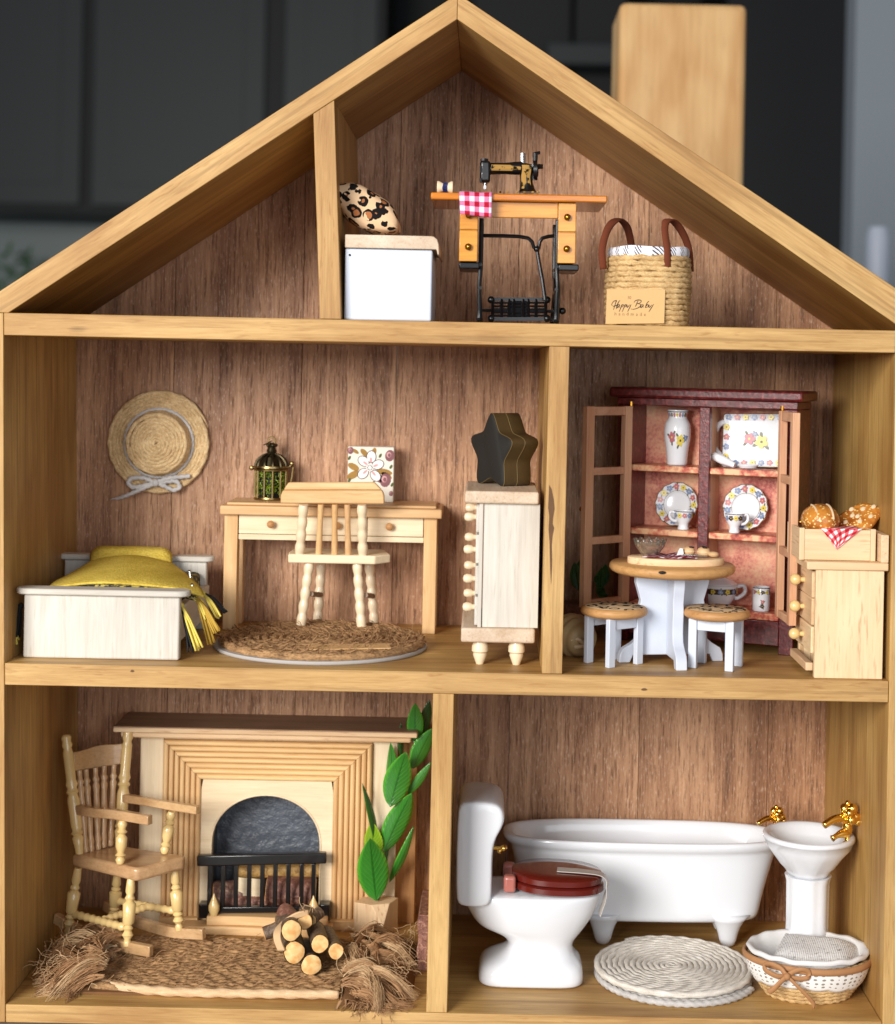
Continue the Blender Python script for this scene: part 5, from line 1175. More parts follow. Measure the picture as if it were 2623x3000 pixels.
# plant in the corner and sea shell
t = thing('corner_plant', 'dark green leafy plant in the shade behind the left hutch door', 'plant', (25.6, 11.2, ZM))
def leaf(par, base, tip, w_, mt, nrm=(0, -1, 0), fold=.25, bend=.0, name='leaf'):
    base, tip = V(base), V(tip); d_ = (tip-base); L = d_.length; d_.normalize(); s1 = d_.cross(V(nrm)).normalized(); n1 = s1.cross(d_)
    def f(u, v):
        x = 2*u-1; wv = w_/2*(math.sin(pi*min(1, v**.85))**.8)*(1-.12*v); 
        return base+d_*(L*v)+s1*(x*wv)+n1*(-fold*abs(x)*wv+bend*L*math.sin(pi*v)+.03*(1-abs(x))*0)
    m = MB(); m.sheet(f, 6, 14); return build(m, name, mt, par, solid=.03, ang=180)
m = MB(); m.tube([(25.6, 11.2, ZM), (25.7, 11.0, 17.5), (25.9, 10.8, 18.8)], .1, 6); build(m, 'stem', M_stem, t)
for a, b, w_ in (((1000, 1470), (1012, 1330), .55), ((1025, 1440), (1035, 1310), .5), ((985, 1490), (1025, 1452), .5), ((1000, 1420), (975, 1380), .4), ((990, 1500), (1050, 1495), .4), ((880, 1470), (850, 1300), .7), ((870, 1420), (900, 1270), .6)):
    leaf(t, r6(a[0], a[1], 9.9), r6(b[0], b[1], 9.6), w_, M_leafd)
m = MB(); m.lathe((25.6, 11.2, ZM+.005), [(0, 0), (.8, 0), (.95, 1.5), (.8, 1.5), (0, 1.4)], 16); build(m, 'plant_pot', M_barkr, t)
ca_, cb2 = r6(775, 1640, 4.9), r6(955, 1760, 4.0); t = thing('sea_shell', 'ribbed tan sea shell lying beside the middle partition', 'shell', (24.9, 4.8, ZM))
m = MB(); R = []; c0 = V((24.35, 6.0, ZM+1.02)); c1 = V((25.5, 4.1, ZM+.75)); ax_ = (c1-c0).normalized(); sx_ = ax_.cross(V((0, 0, 1))).normalized(); sz_ = sx_.cross(ax_)
for i in range(22):
    s_ = i/21; r = (1.0*math.sin(pi*(.10+.72*s_))**.8)*(1+.05*math.cos(s_*34)); ce = c0.lerp(c1, s_); R.append([ce+sx_*(r*math.cos(2*pi*k/20))*1.02+sz_*(r*.99*math.sin(2*pi*k/20)) for k in range(20)])
m.rings(R); sh = build(m, 'shell_body', M_shell, t, ang=180)
m = MB(); lip = [r6(x, y, 3.9) for x, y in ((830, 1760), (870, 1752), (900, 1772), (935, 1757), (900, 1792), (850, 1800))]; m.tube(soft(lip, 5), .10, 6); build(m, 'shell_lip', M_flour, t, ang=180)
# ------------------------------------------------------------------ living room (lower left)
# fireplace
YF = 10.5
fx = lambda x, Y=YF: b2(x, 900, Y)[0]; fz = lambda y, Y=YF, x=950: b2(x, y, Y)[2]
t = thing('fireplace', 'pale wooden toy fireplace with fluted surround and black arched hearth', 'fireplace', (10.7, 11.6, Z0))
XA, XB = b1(818, 900, YF).x, b4(535, 900, YF).x
ztop = b2(600, 462, 9.9).z
m = MB(); m.box(XA, fx(193), YF, 12.8, Z0+.005, ztop-.004); build(m, 'side_pilaster', W_pale['z'], t, bevel=.03)
m = MB(); m.box(fx(1728), XB+.05, YF, 12.8, Z0+.005, ztop-.004); build(m, 'side_pilaster', W_pale['z'], t, bevel=.03)
m = MB(); m.box(XB+.06, XB+1.0, YF+.9, 12.8, Z0+.005, ztop-.004); build(m, 'side_return', W_tan['z'], t, bevel=.03)
m = MB(); m.box(fx(194), fx(1727), YF+.05, 12.8, fz(476), ztop-.004); build(m, 'head_board', W_pale['x'], t)
# fluted surround in three mitred strips
ox0, ox1, oz1 = fx(196), fx(1725), fz(476); ix0, ix1, iz1 = fx(472), fx(1440), fz(768); zb = Z0+.5
wl, wr, wt = ix0-ox0, ox1-ix1, oz1-iz1
prof = []; NF = 7
for k in range(NF):
    for j in range(6):
        a = pi*j/5; prof.append(((k+.06+.88*(1-math.cos(a))/2)/NF, YF-.20-.11*math.sin(a)+.22*(k/NF)))
    prof.append(((k+1)/NF, YF+.04))
prof = [(0, YF+.06)]+prof
def strip(pts_fn, n):
    m = MB(); vs = []; 
    for o, y in prof:
        a, b = pts_fn(o); vs += [V((a[0], y, a[1])), V((b[0], y, b[1]))]
    fs = [(2*i, 2*i+2, 2*i+3, 2*i+1) for i in range(len(prof)-1)]
    m.add(vs, fs); return m
e_ = .008
build(strip(lambda o: ((ox0+o*wl, zb), (ox0+o*wl, oz1-o*wt-e_)), 0), 'fluted_trim', W_flute['z'], t, ang=70)
mm = strip(lambda o: ((ox1-o*wr, zb), (ox1-o*wr, oz1-o*wt-e_)), 0); mm.f = [tuple(reversed(f)) for f in mm.f]; build(mm, 'fluted_trim', W_flute['z'], t, ang=70)
mm = strip(lambda o: ((ox0+o*wl+e_, oz1-o*wt), (ox1-o*wr-e_, oz1-o*wt)), 0); mm.f = [tuple(reversed(f)) for f in mm.f]; build(mm, 'fluted_trim', W_flute['x'], t, ang=70)
m = MB(); m.box(ox0, ix0+.02, YF-.42, YF+.4, Z0+.005, zb-.004); build(m, 'plinth_block', W_flute['x'], t, bevel=.03)
m = MB(); m.box(ix1-.02, ox1, YF-.42, YF+.4, Z0+.005, zb-.004); build(m, 'plinth_block', W_flute['x'], t, bevel=.03)
# arch panel
ax0, ax1 = fx(556), fx(1350); azt = fz(880); azs = fz(1250); zb2 = Z0+.35
ac = (ax0+ax1)/2; aw = (ax1-ax0)/2; AP = [(ac+aw*math.cos(a), azs+(azt-azs)*math.sin(a)**.92) for a in [pi*i/28 for i in range(29)]]
AP = [(ax1, zb2)]+AP+[(ax0, zb2)]
def outp(p):
    x, z = p
    if z < azs+.001: return ((ix1 if x > ac else ix0), z)
    dx_, dz_ = (x-ac)/aw, (z-azs)/(azt-azs); s_ = max(abs(dx_), dz_); 
    return (ac+dx_/s_*((ix1-ac) if dx_ > 0 else (ac-ix0)), azs+dz_/s_*(iz1-azs))
OP = [outp(p) for p in AP]; m = MB(); n = len(AP); yf = YF+.06
vs = [V((x, yf, z)) for x, z in AP]+[V((x, yf, z)) for x, z in OP]+[V((x, yf+.5, z)) for x, z in AP]
m.add(vs, [(i, n+i, n+i+1, i+1) for i in range(n-1)]+[(i, i+1, 2*n+i+1, 2*n+i) for i in range(n-1)])
ci = [OP[i] for i in range(n)]
build(m, 'arch_panel', W_pale['x'], t, ang=50)
m = MB(); m.tube([V((x*1+(x-ac)*.012, yf-.004, z+(.03 if z > azs else 0))) for x, z in AP], .05, 6, flat=.5); build(m, 'arch_moulding', W_pale['x'], t, ang=180)
m = MB(); m.box(ix0+.1, ix1-.1, 12.4, 12.6, Z0+.01, iz1); m.box(ax0-.12, ax0-.02, yf+.5, 12.4, Z0+.01, iz1); m.box(ax1+.02, ax1+.12, yf+.5, 12.4, Z0+.01, iz1)
m.add([V((ax0-.1, yf+.5, azt+.05)), V((ax1+.1, yf+.5, azt+.05)), V((ax1+.1, 12.4, azt+.05)), V((ax0-.1, 12.4, azt+.05))], [(0, 1, 2, 3)]); build(m, 'firebox', M_soot, t)
m = MB(); m.box(ix0+.02, ix1-.02, YF+.1, 12.4, Z0+.01, zb2); build(m, 'hearth_base', W_flute['x'], t)
# mantel shelf
ma, mb_ = b1(666, 330, 9.45).x, 17.75; zt = b2(600, 386, 9.45).z; z1_ = b2(600, 425, 9.6).z
m = MB(); m.box(ma, mb_, 9.45, 12.85, z1_+.004, zt-.05); build(m, 'mantel_front', W_cabinet['x'], t, bevel=.05)
m = MB(); m.box(ma+.02, mb_-.02, 9.48, 12.84, zt-.046, zt); build(m, 'mantel_reflection_top', W_mantel, t)  # thin top sheet, darkened in colour as if mirroring the back wall
m = MB(); m.box(ma+.3, mb_-.3, 9.75, 12.8, ztop, z1_); build(m, 'mantel_moulding', W_cabinet['x'], t, bevel=.1, seg=3)
# black fire guard
Yg = 9.75; gx = lambda x: b2(x, 1400, Yg).x; gz = lambda y: b2(900, y, Yg).z
g_ = thing('fire_guard', 'glossy black slatted fire guard in front of the hearth', 'fire guard', (gx(920), Yg, Z0+.6))
m = MB(); m.bar([b2(447, 1350, Yg), b2(1392, 1330, Yg)], .42, .52); build(m, 'top_rail', M_blackp, g_, bevel=.06)
m = MB(); m.bar([b2(520, 1712, Yg), b2(1345, 1705, Yg)], .3, .3); build(m, 'bottom_rail', M_blackp, g_, bevel=.04)
for x in (540, 637, 733, 829, 925, 1020, 1116, 1213, 1300):
    a, b = b2(x, 1375, Yg), b2(x+2, 1700, Yg); m = MB(); m.box(a.x-.105, a.x+.105, Yg-.11, Yg+.11, b.z, a.z); build(m, 'slat', M_blackp, g_, bevel=.03)
for x0, x1 in ((458, 528), (1340, 1415)):
    a, b = b2(x0, 1672, Yg), b2(x1, 1758, Yg); m = MB(); m.box(a.x, b.x, Yg-.1, Yg+.6, Z0+.62, a.z); build(m, 'foot_block', M_blackp, g_, bevel=.04)
# curved fender with two finials
fe = thing('hearth_fender', 'stepped pale wooden hearth fender with two pointed finials', 'fender', (b2(930, 1800, 9.2).x, 9.3, Z0))
def step(xa, xb, y0, yb, za, zb_, bulge, n):
    P = [(xb, yb), (xa, yb), (xa, y0+.25)]+[(lerp(xa, xb, i/16), y0+bulge*math.sin(pi*i/16*2)*.5*(1 if i < 8 else 1)) for i in range(17)]+[(xb, y0+.25)]
    m = MB(); m.prism(P, 'z', za, zb_); return build(m, n, W_pine['x'], fe, bevel=.06)
step(b2(330, 1850, 9.2).x, b2(1430, 1850, 9.2).x, 9.0, 10.05, Z0+.005, Z0+.42, .16, 'lower_step')
step(b2(515, 1790, 9.3).x, b2(1400, 1790, 9.3).x, 9.2, 10.0, Z0+.424, Z0+.88, .14, 'upper_step')
for x, yb, yt in ((568, 1728, 1594), (1297, 1722, 1610)):
    a = b2(x, yb, 9.4); b = b2(x, yt, 9.4); a.z = Z0+.885; m = MB(); m.turn(a, b, [(0, .17), (.08, .2), (.25, .27), (.45, .27), (.7, .15), (.9, .05), (1, .015)], 16); build(m, 'finial', W_bead, fe)
# logs on the fire
lg = thing('firewood_pile', 'bark covered logs lying behind the black fire guard', 'firewood', (fx(930), 11.2, Z0+.36))
def log(a, b, r, mt, name='log', ends=True, par=None, n=18, wv=.05, endm=None):
    a, b = V(a), V(b); x, y, z = frame(a, b); R = []; ph = rnd.uniform(0, 6)
    for i in range(9):
        s_ = i/8; R.append([a.lerp(b, s_)+x*(r*(1+wv*math.sin(3*q+ph+s_*2)+wv*.6*math.sin(s_*17+q*5))*math.cos(q))+y*(r*(1+wv*math.sin(2*q+ph)+wv*.6*math.sin(s_*13+q*4))*math.sin(q)) for q in [2*pi*k/n for k in range(n)]])
    m = MB(); m.rings(R, False, False); o = build(m, name, mt, par, ang=180)
    m = MB()
    for R_, d, ro in ((R[0], -z, False), (R[-1], z, True)):
        c = sum(R_, V())/n; pts = [p+(c-p)*.06 for p in R_]; f = [pts, [p+(c-p)*.12+d*.03 for p in R_]]
        m = MB(); m.rings([k[::-1] for k in f] if not ro else f, False, True); build(m, 'end_grain', endm or M_end, o, ang=50)
    return o
Yl = 11.0; zl0 = Z0+.36
log(b2(742, 1425, 11.3), b2(1345, 1420, 11.3), .36, M_birch, par=lg)
log(b2(960, 1570, 11.0), b2(1310, 1590, 11.0), .78, M_barkr, par=lg)
log(b2(565, 1610, 11.0), b2(780, 1600, 11.2), .66, M_barkp, par=lg)
log(b2(640, 1660, 10.75), b2(960, 1665, 10.75), .42, M_barkr, par=lg)
m = MB(); m.box(b2(690, 1600, 10.6).x, b2(745, 1600, 10.6).x, 10.6, 10.9, zl0, b2(700, 1470, 10.6).z); m2 = MB(); m2.hexa([b2(740, 1660, 10.6), b2(930, 1660, 10.6), b2(930, 1660, 10.9), b2(740, 1660, 10.9), b2(740, 1475, 10.6), b2(930, 1490, 10.6), b2(930, 1490, 10.9), b2(740, 1475, 10.9)]); build(m2, 'split_log', W_pale['x'], lg, bevel=.06)
# rocking chair
ck = thing('rocking_chair', 'lacquered wooden rocking chair with spindle back standing on the jute rug', 'rocking chair', (4.6, 7.0, .1))
P = b1
vase_ = [(0, .62), (.06, .66), (.1, .5), (.16, .95), (.22, .6), (.26, .85), (.3, .55), (.34, .95), (.62, 1.1), (.66, .6), (.7, .85), (.75, .55), (.8, .8), (.92, .7), (1, .6)]
def spin(a, b, r, n, prof=vase_, mt=None, ns=14): m = MB(); m.turn(a, b, [(s_, q*r) for s_, q in prof], ns); return build(m, n, mt or W_bead, ck, ang=55)
postp = [(0, .6), (.08, .75), (.14, .95), (.16, .7), (.18, 1.05), (.2, .75), (.24, .9), (.45, 1.0), (.5, .75), (.52, 1.05), (.55, .75), (.58, 1.0), (.62, .8), (.85, .85), (.88, .65), (.91, .9), (.94, .7), (.97, .85), (.99, .7), (1, .3)]
spin(P(470, 1055, 7.35), P(388, 345, 8.3), .30, 'back_post', postp); spin(P(700, 1015, 8.7), P(757, 302, 9.8), .30, 'back_post', postp)
cr_ = [P(432, 450, 8.2), P(757, 394, 9.7), P(750, 516, 9.6), P(442, 562, 8.1)]
m = MB(); N_ = (cr_[1]-cr_[0]).cross(cr_[3]-cr_[0]).normalized()
R = []
for i in range(9):
    s_ = i/8; top = cr_[0].lerp(cr_[1], s_)+V((0, 0, .06*math.sin(pi*s_)-.06*math.sin(3*pi*s_)*.5)); bot = cr_[3].lerp(cr_[2], s_); bw = -N_*(.22*math.sin(pi*s_))*(1 if N_.y < 0 else -1)
    R.append([top+bw, bot+bw, bot+bw+N_*.22, top+bw+N_*.22])
m.rings(R); build(m, 'crest_rail', W_rock['x'], ck, bevel=.04)
for (xa, ya), (xb, yb), s_ in (((467, 558), (508, 1040), .06), ((506, 552), (540, 1034), .24), ((562, 542), (580, 1024), .45), ((614, 532), (612, 1012), .65), ((672, 524), (650, 1003), .86)):
    spin(P(xb, yb, 7.45+1.2*s_), P(xa, ya, 8.2+1.4*s_), .17, 'spindle', [(0, .7), (.05, .9), (.08, .7), (.12, 1), (.2, .7), (.4, 1.05), (.7, .8), (.78, 1.1), (.82, .7), (.86, 1.1), (.9, .7), (1, .8)], W_rock['z'], 10)
zs = 4.3; co_ = [(1.55, 7.25), (5.0, 5.15), (5.25, 5.2), (6.95, 7.05), (6.95, 7.4), (3.45, 8.85)]
m = MB(); m.prism(co_, 'z', zs-.62, zs); build(m, 'seat', W_rock['x'], ck, bevel=.16, seg=3)
for a, b, n in ((P(460, 1130, 7.2), P(398, 1520, 7.3), 0), (P(690, 1175, 8.6), P(668, 1440, 8.8), 0), (P(772, 1190, 5.6), P(748, 1592, 5.15), 0), (P(1028, 1140, 7.15), P(1056, 1497, 7.1), 0)):
    spin(b, a, .285, 'leg')
tw = [(0, .6)]+sum([[((i+.2)/9, .9), ((i+.5)/9, 1.05), ((i+.85)/9, .8)] for i in range(9)], [])+[(1, .6)]
spin(P(432, 1402, 7.25), P(735, 1482, 5.35), .2, 'stretcher', tw); spin(P(690, 1325, 8.7), P(1030, 1385, 7.1), .19, 'stretcher', tw); spin(P(600, 1440, 6.3), P(885, 1355, 7.9), .19, 'stretcher', tw)
m = MB(); m.bar(soft([P(446, 785, 7.7), P(560, 805, 7.0), P(680, 815, 6.3), P(885, 850, 5.2)], 4), .36, .44); build(m, 'arm', W_rock['x'], ck, bevel=.05)
m = MB(); m.bar(soft([P(735, 720, 9.0), P(860, 738, 8.3), P(990, 762, 7.6), P(1168, 790, 6.7)], 4), .36, .38); build(m, 'arm', W_rock['x'], ck, bevel=.05)
armp = [(0, .6), (.1, .9), (.16, .6), (.2, 1.0), (.26, .6), (.4, 1.0), (.6, 1.05), (.68, .6), (.74, 1.0), (.8, .6), (.92, .9), (1, .6)]
spin(P(707, 1108, 5.75), P(722, 852, 5.95), .26, 'arm_post', armp); spin(P(968, 1044, 7.45), P(1012, 800, 7.4), .26, 'arm_post', armp)
def rocker(pts): m = MB(); m.bar(soft(pts, 5), .34, .50); build(m, 'rocker', W_rock['x'], ck, bevel=.04)
fr = P(895, 1625, 4.7)
rocker([V((.7, 8.0, 1.0)), V((2.2, 6.95, .70)), V((3.8, 5.85, .62)), V((4.8, 5.2, .66)), P(893, 1622, 4.7)])
rocker([V((2.6, 10.0, 1.0)), V((4.0, 8.95, .70)), V((5.5, 8.0, .62)), V((6.6, 7.3, .66)), P(1203, 1520, 6.75)])
# jute rug with fringes
rg = thing('jute_rug', 'brown woven jute rug with bushy fringed ends on the living room floor', 'rug', (9.3, 4.4, Z0))
RX0, RX1, RY0, RY1 = 3.9, 14.9, 1.35, 7.7; nr = 19
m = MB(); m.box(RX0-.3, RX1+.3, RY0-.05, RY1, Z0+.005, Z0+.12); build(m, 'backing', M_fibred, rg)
m = MB()
for i in range(nr):
    y = lerp(RY0+.25, RY1, i/(nr-1)); n_ = 110
    m.tube([(lerp(RX0, RX1, k/n_), y+.03*math.sin(k*.6+i*2)+ (.25*(1-k/25)**2 if k < 25 else 0)*(1 if i < 6 else 0), Z0+.20+rnd.uniform(-.03, .03)) for k in range(n_+1)], .19, 8, lobes=2, pitch=.9, amp=.22, ph=rnd.uniform(0, 6))
build(m, 'weave', M_seagrass, rg, ang=180, kind='stuff')
m = MB(); ed = [b1(565, 1790, 2.3), b1(640, 1815, 1.9), b1(800, 1835, 1.5), b1(1000, 1860, 1.25), b1(1200, 1868, 1.2), b1(1400, 1875, 1.2), b3(300, 1035, 1.2), b3(600, 1045, 1.25), b3(880, 1050, 1.3)]
ed = [V((p.x, p.y, Z0+.22)) for p in ed]; m.tube(soft(ed, 12), .2, 9, lobes=3, pitch=.9, amp=.14); build(m, 'edge_rope', rope('pale_jute_edge', S(232, 200, 160), S(186, 146, 104)), rg, ang=180)
M_fibl = plain('pale_jute_fibre', S(218, 182, 138), .75, mot=.3, spec=.25)
def clumps(x0, y0, y1, dirx, reach, hz, n, seed, mt, per=42, rr=(.014, .028)):
    r_ = random.Random(seed); m = MB()
    for c in range(n):
        p = V((x0+dirx*r_.uniform(-.3, .35*reach), r_.uniform(y0, y1), Z0+.25+r_.uniform(0, hz*.5))); d = V((dirx*r_.uniform(.5, 1.1), r_.uniform(-.75, .6), r_.uniform(.1, .9))).normalized()
        L = r_.uniform(.55, 1.05)*reach; P_ = [p]; nseg = 7
        for k in range(nseg):
            d = (d+V((r_.uniform(-.25, .25), r_.uniform(-.45, .45), -.34+r_.uniform(-.12, .12)))).normalized(); q = P_[-1]+d*(L/nseg); q.z = max(q.z, Z0+.08); P_.append(q)
        w_ = r_.uniform(.10, .22)
        for i in range(per):
            a_, b_ = r_.gauss(0, w_), r_.gauss(0, w_*.8); f0, st = r_.uniform(.7, 1.7), r_.randrange(0, 3); sw = r_.uniform(0, 6)
            pts = []
            for k in range(st, nseg+1):
                e = (k/nseg)**.8*f0+.25; tw_ = sw*0+.5*math.sin(k*.9+sw)*.35
                q = P_[k]+V((a_*.5*e+.03*math.sin(k*1.7+sw), (a_*math.cos(tw_)-b_*math.sin(tw_))*e, (b_*math.cos(tw_)+a_*math.sin(tw_))*e)); q.z = max(q.z, Z0+.02); pts.append(q)
            m.tube(pts, lambda s_: r_.uniform(*rr)*(1.05-.75*s_), 3, caps=False)
    build(m, 'fringe', mt, rg, ang=180, kind='stuff')
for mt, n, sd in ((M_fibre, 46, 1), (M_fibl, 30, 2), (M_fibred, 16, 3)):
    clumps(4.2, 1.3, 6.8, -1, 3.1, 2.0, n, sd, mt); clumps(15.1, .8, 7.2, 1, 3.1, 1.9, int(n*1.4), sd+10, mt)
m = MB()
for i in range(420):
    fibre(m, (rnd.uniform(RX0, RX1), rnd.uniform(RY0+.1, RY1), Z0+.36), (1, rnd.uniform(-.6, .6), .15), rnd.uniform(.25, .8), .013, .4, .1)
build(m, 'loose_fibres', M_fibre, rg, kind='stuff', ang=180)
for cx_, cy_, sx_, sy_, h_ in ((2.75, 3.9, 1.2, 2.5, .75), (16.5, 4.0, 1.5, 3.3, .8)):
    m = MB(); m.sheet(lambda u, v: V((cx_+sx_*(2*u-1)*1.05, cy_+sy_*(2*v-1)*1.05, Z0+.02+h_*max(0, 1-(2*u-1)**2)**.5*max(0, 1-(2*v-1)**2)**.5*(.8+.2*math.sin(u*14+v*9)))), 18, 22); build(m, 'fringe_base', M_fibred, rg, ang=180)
m = MB()
for k in range(150):
    p = V((16.2+rnd.uniform(-.7, .9), rnd.uniform(.55, 1.1), Z0+.2)); fibre(m, p, (rnd.uniform(-.6, .4), -1, -.1), rnd.uniform(.5, 1.2), .018, .35, 0, 5)
for v in m.v: v.z = max(v.z, Z0+.02) if v.y > .02 else min(v.z, Z0+.1)
build(m, 'fringe', M_fibre, rg, ang=180, kind='stuff')
m = MB()
for k in range(420):
    L_ = k % 2; p = V((rnd.uniform(1.2, 4.0) if L_ else rnd.uniform(14.9, 18.0), rnd.uniform(1.6, 6.4) if L_ else rnd.uniform(1, 7.4), Z0+rnd.uniform(.5, 1.2)))
    fibre(m, p, (rnd.uniform(-1, 1), rnd.uniform(-1, 1), rnd.uniform(-.2, .8)), rnd.uniform(.4, 1.0), .013, .7, .1, 5)
for v in m.v: v.z = max(v.z, Z0+.02)
build(m, 'fringe', M_fibl, rg, ang=180, kind='stuff')
# bundle of logs
bd = thing('log_bundle', 'bundle of small cut logs tied with raffia on the jute rug', 'log bundle', b3(650, 800, 4.5))
for (x, y, r, xo, yo) in ((568, 620, 68, -40, -70), (756, 708, 60, -30, -95), (588, 765, 72, -20, -105), (862, 757, 53, -60, -120), (700, 845, 70, -30, -110), (655, 560, 55, 10, -60)):
    a = b3(x, y, 3.1 if y > 600 else 4.2); b = b3(x+xo, y+yo, 6.4)
    log(b, a, b3.l(r, 3.1), M_bark, par=bd, wv=.06, n=16)
log(b3(390, 640, 5.2), b3(520, 590, 5.4), .32, M_bark, par=bd, n=14); log(b3(530, 500, 6.3), b3(590, 570, 4.6), .42, M_barkr, par=bd, n=14)
log(b3(752, 500, 5.6), b3(700, 545, 5.0), .28, M_bark, par=bd, n=12)
m = MB()
for k in range(5):
    o_ = (k-2)*8; m.tube(soft([b3(505+o_, 750, 2.95), b3(478+o_, 680, 3.0), b3(482+o_, 620, 3.3), b3(530+o_*.7, 560, 3.9), b3(600, 522+o_*.8, 4.1), b3(680, 500+o_*.6, 4.3)], 5), .07, 5)
build(m, 'raffia_tie', M_fibl, bd, ang=180)
m = MB()
for k in range(6): fibre(m, b3(650+rnd.uniform(-30, 60), 500, 4.2), (rnd.uniform(-.6, 1), 0, 1), rnd.uniform(.5, 0.8), .016, .6, 0, 5)
build(m, 'raffia_ends', M_fibl, bd, kind='stuff', ang=180)
# potted plant with large leaves
pq = [b4(248, 1660, 9.6), b4(372, 1700, 9.0), b4(540, 1650, 9.9)]
pw = b4.l(290, 9.6)/2*1.0; pcx, pcy = b4(393, 1700, 10.0).x, 9.75
pz1 = b4(390, 1660, 9.2).z
t = thing('potted_plant', 'tall leafy green artificial plant in a faceted pale wooden cube pot', 'plant', (pcx, pcy, Z0))
T3 = MX.Translation(V((pcx, pcy, Z0+.005))) @ MX.Rotation(math.radians(-24), 4, 'Z'); h_ = pz1-Z0; q_ = .80
m = MB(T3); c_ = .62
vs = [(-q_, -q_, 0), (q_, -q_, 0), (q_, q_, 0), (-q_, q_, 0), (-q_, -q_+c_, h_), (-q_+c_*.9, -q_, h_), (q_, -q_, h_), (q_, q_, h_), (-q_, q_, h_), (-q_, -q_, h_*.35)]
vs = [(-q_, -q_, 0), (q_, -q_, 0), (q_, q_, 0), (-q_, q_, 0), (-q_, -q_, h_), (q_*.2, -q_, h_), (q_, -q_*.2, h_), (q_, q_, h_), (-q_, q_, h_), (q_, -q_, h_*.42), (q_*.2, -q_, h_)]
m.add(vs[:10], [(3, 2, 1, 0), (4, 5, 6, 7, 8), (0, 1, 9, 5, 4), (1, 2, 7, 6, 9), (5, 9, 6), (2, 3, 8, 7), (3, 0, 4, 8)]); build(m, 'pot', W_cabinet['z'], t, bevel=.03)
st = soft([V((pcx, pcy, pz1-.1)), b4(440, 1500, 9.8), b4(470, 1270, 10.1), b4(520, 1000, 10.2), b4(590, 800, 10.3), b4(660, 600, 10.3), b4(700, 400, 10.4)], 6)
m = MB(); m.tube(st, lambda s_: .11-.05*s_, 6); build(m, 'stem', M_stem, t)
for (x0, y0, Ya), (x1, y1, Yb), w_, mt, nr_, fo, be in (
    ((390, 1640, 9.3), (345, 1168, 8.3), 236, M_leaf, (.1, -1, .2), .18, -.05), ((370, 1330, 10.0), (362, 1045, 9.7), 150, M_leafy, (-.3, -1, 0), .2, 0),
    ((398, 1215, 10), (285, 755, 9.4), 62, M_leafd, (.6, -.7, 0), .3, .05), ((448, 1272, 9.9), (658, 828, 9.5), 175, M_leaf, (.2, -1, .1), .25, -.06),
    ((490, 1500, 10), (672, 1075, 9.8), 78, M_leaf, (.5, -.8, 0), .3, .06), ((495, 935, 9.5), (615, 520, 8.9), 200, M_leaf, (.1, -1, .1), .15, -.07),
    ((485, 890, 10.2), (500, 448, 10.0), 100, M_leaf, (-.4, -.9, 0), .25, -.06), ((628, 842, 10.1), (802, 598, 9.8), 72, M_leaf, (.3, -1, .2), .3, .05),
    ((665, 648, 10.1), (818, 340, 9.8), 140, M_leaf, (.3, -1, 0), .3, -.05), ((682, 455, 10.2), (684, 152, 9.7), 124, M_leaf, (0, -1, .1), .15, -.04),
    ((740, 395, 10.5), (792, 128, 10.4), 92, M_leafd, (.4, -.9, 0), .2, 0), ((580, 560, 10.5), (576, 300, 10.4), 46, M_leafd, (.5, -.8, 0), .3, 0),
    ((636, 1060, 10.5), (664, 835, 10.5), 60, M_leafy, (.6, -.7, 0), .3, 0)):
    leaf(t, b4(x0, y0, Ya), b4(x1, y1, Yb), b4.l(w_, Ya)*1.06, mt, nr_, fo, be)
# bark slab against the partition
zt_ = b3(1430, 385, 6.5).z
m = MB(); R = []
for i in range(7):
    s_ = i/6; Y0 = 4.7+1.9*s_*0+.1*math.sin(i*2); z = lerp(Z0+.005, zt_-.4, s_); xr = 18.66; xl_ = 18.12+.05*math.sin(i*2.3)
    R.append([V((xl_, 4.9+.08*math.sin(i*3), z)), V((xr, 4.85, z)), V((xr, 8.6, z)), V((xl_+.04, 8.6, z))])
m.rings(R); o = build(m, 'bark_slab', M_barkr, loc=(18.4, 6.5, Z0), ang=60, bevel=.04); tag(o, 'rough red brown slab standing against the lower partition', 'slab')
# ------------------------------------------------------------------ bathroom (lower right)
def sell(z, x0, x1, cy, hy, e=3, n=48):
    cx_, hx = (x0+x1)/2, (x1-x0)/2; R = []
    for k in range(n):
        a = 2*pi*k/n; c_, s_ = math.cos(a), math.sin(a); R.append(V((cx_+hx*math.copysign(abs(c_)**(2/e), c_), cy+hy*math.copysign(abs(s_)**(2/e), s_), z)))
    return R
cy = 4.55
t = thing('toilet', 'white ceramic doll toilet seen from the side with a closed red brown lid', 'toilet', (23.3, cy, Z0))
zf = Z0+.005
secs = [(zf, 21.0, 25.62, 1.62, 5), (zf+.06, 20.92, 25.72, 1.68, 5), (.5, 20.95, 25.7, 1.66, 5), (.82, 21.12, 25.62, 1.6, 4), (1.02, 21.6, 25.4, 1.45, 3.2), (1.22, 22.05, 25.28, 1.3, 2.8), (1.5, 22.3, 25.2, 1.2, 2.6), (1.75, 22.2, 25.3, 1.22, 2.5), (2.05, 21.8, 25.55, 1.32, 2.5), (2.3, 21.0, 25.75, 1.45, 2.5), (2.6, 20.7, 25.95, 1.55, 2.5), (3.0, 20.45, 26.18, 1.66, 2.6), (3.4, 20.25, 26.32, 1.74, 2.6), (3.75, 20.1, 26.42, 1.78, 2.7), (3.95, 20.1, 26.46, 1.78, 2.7), (4.06, 20.25, 26.35, 1.68, 2.7)]
m = MB(); m.rings([sell(z, a, b, cy, hy, e) for z, a, b, hy, e in secs]); body = build(m, 'bowl', M_ceram, t, sub=1)
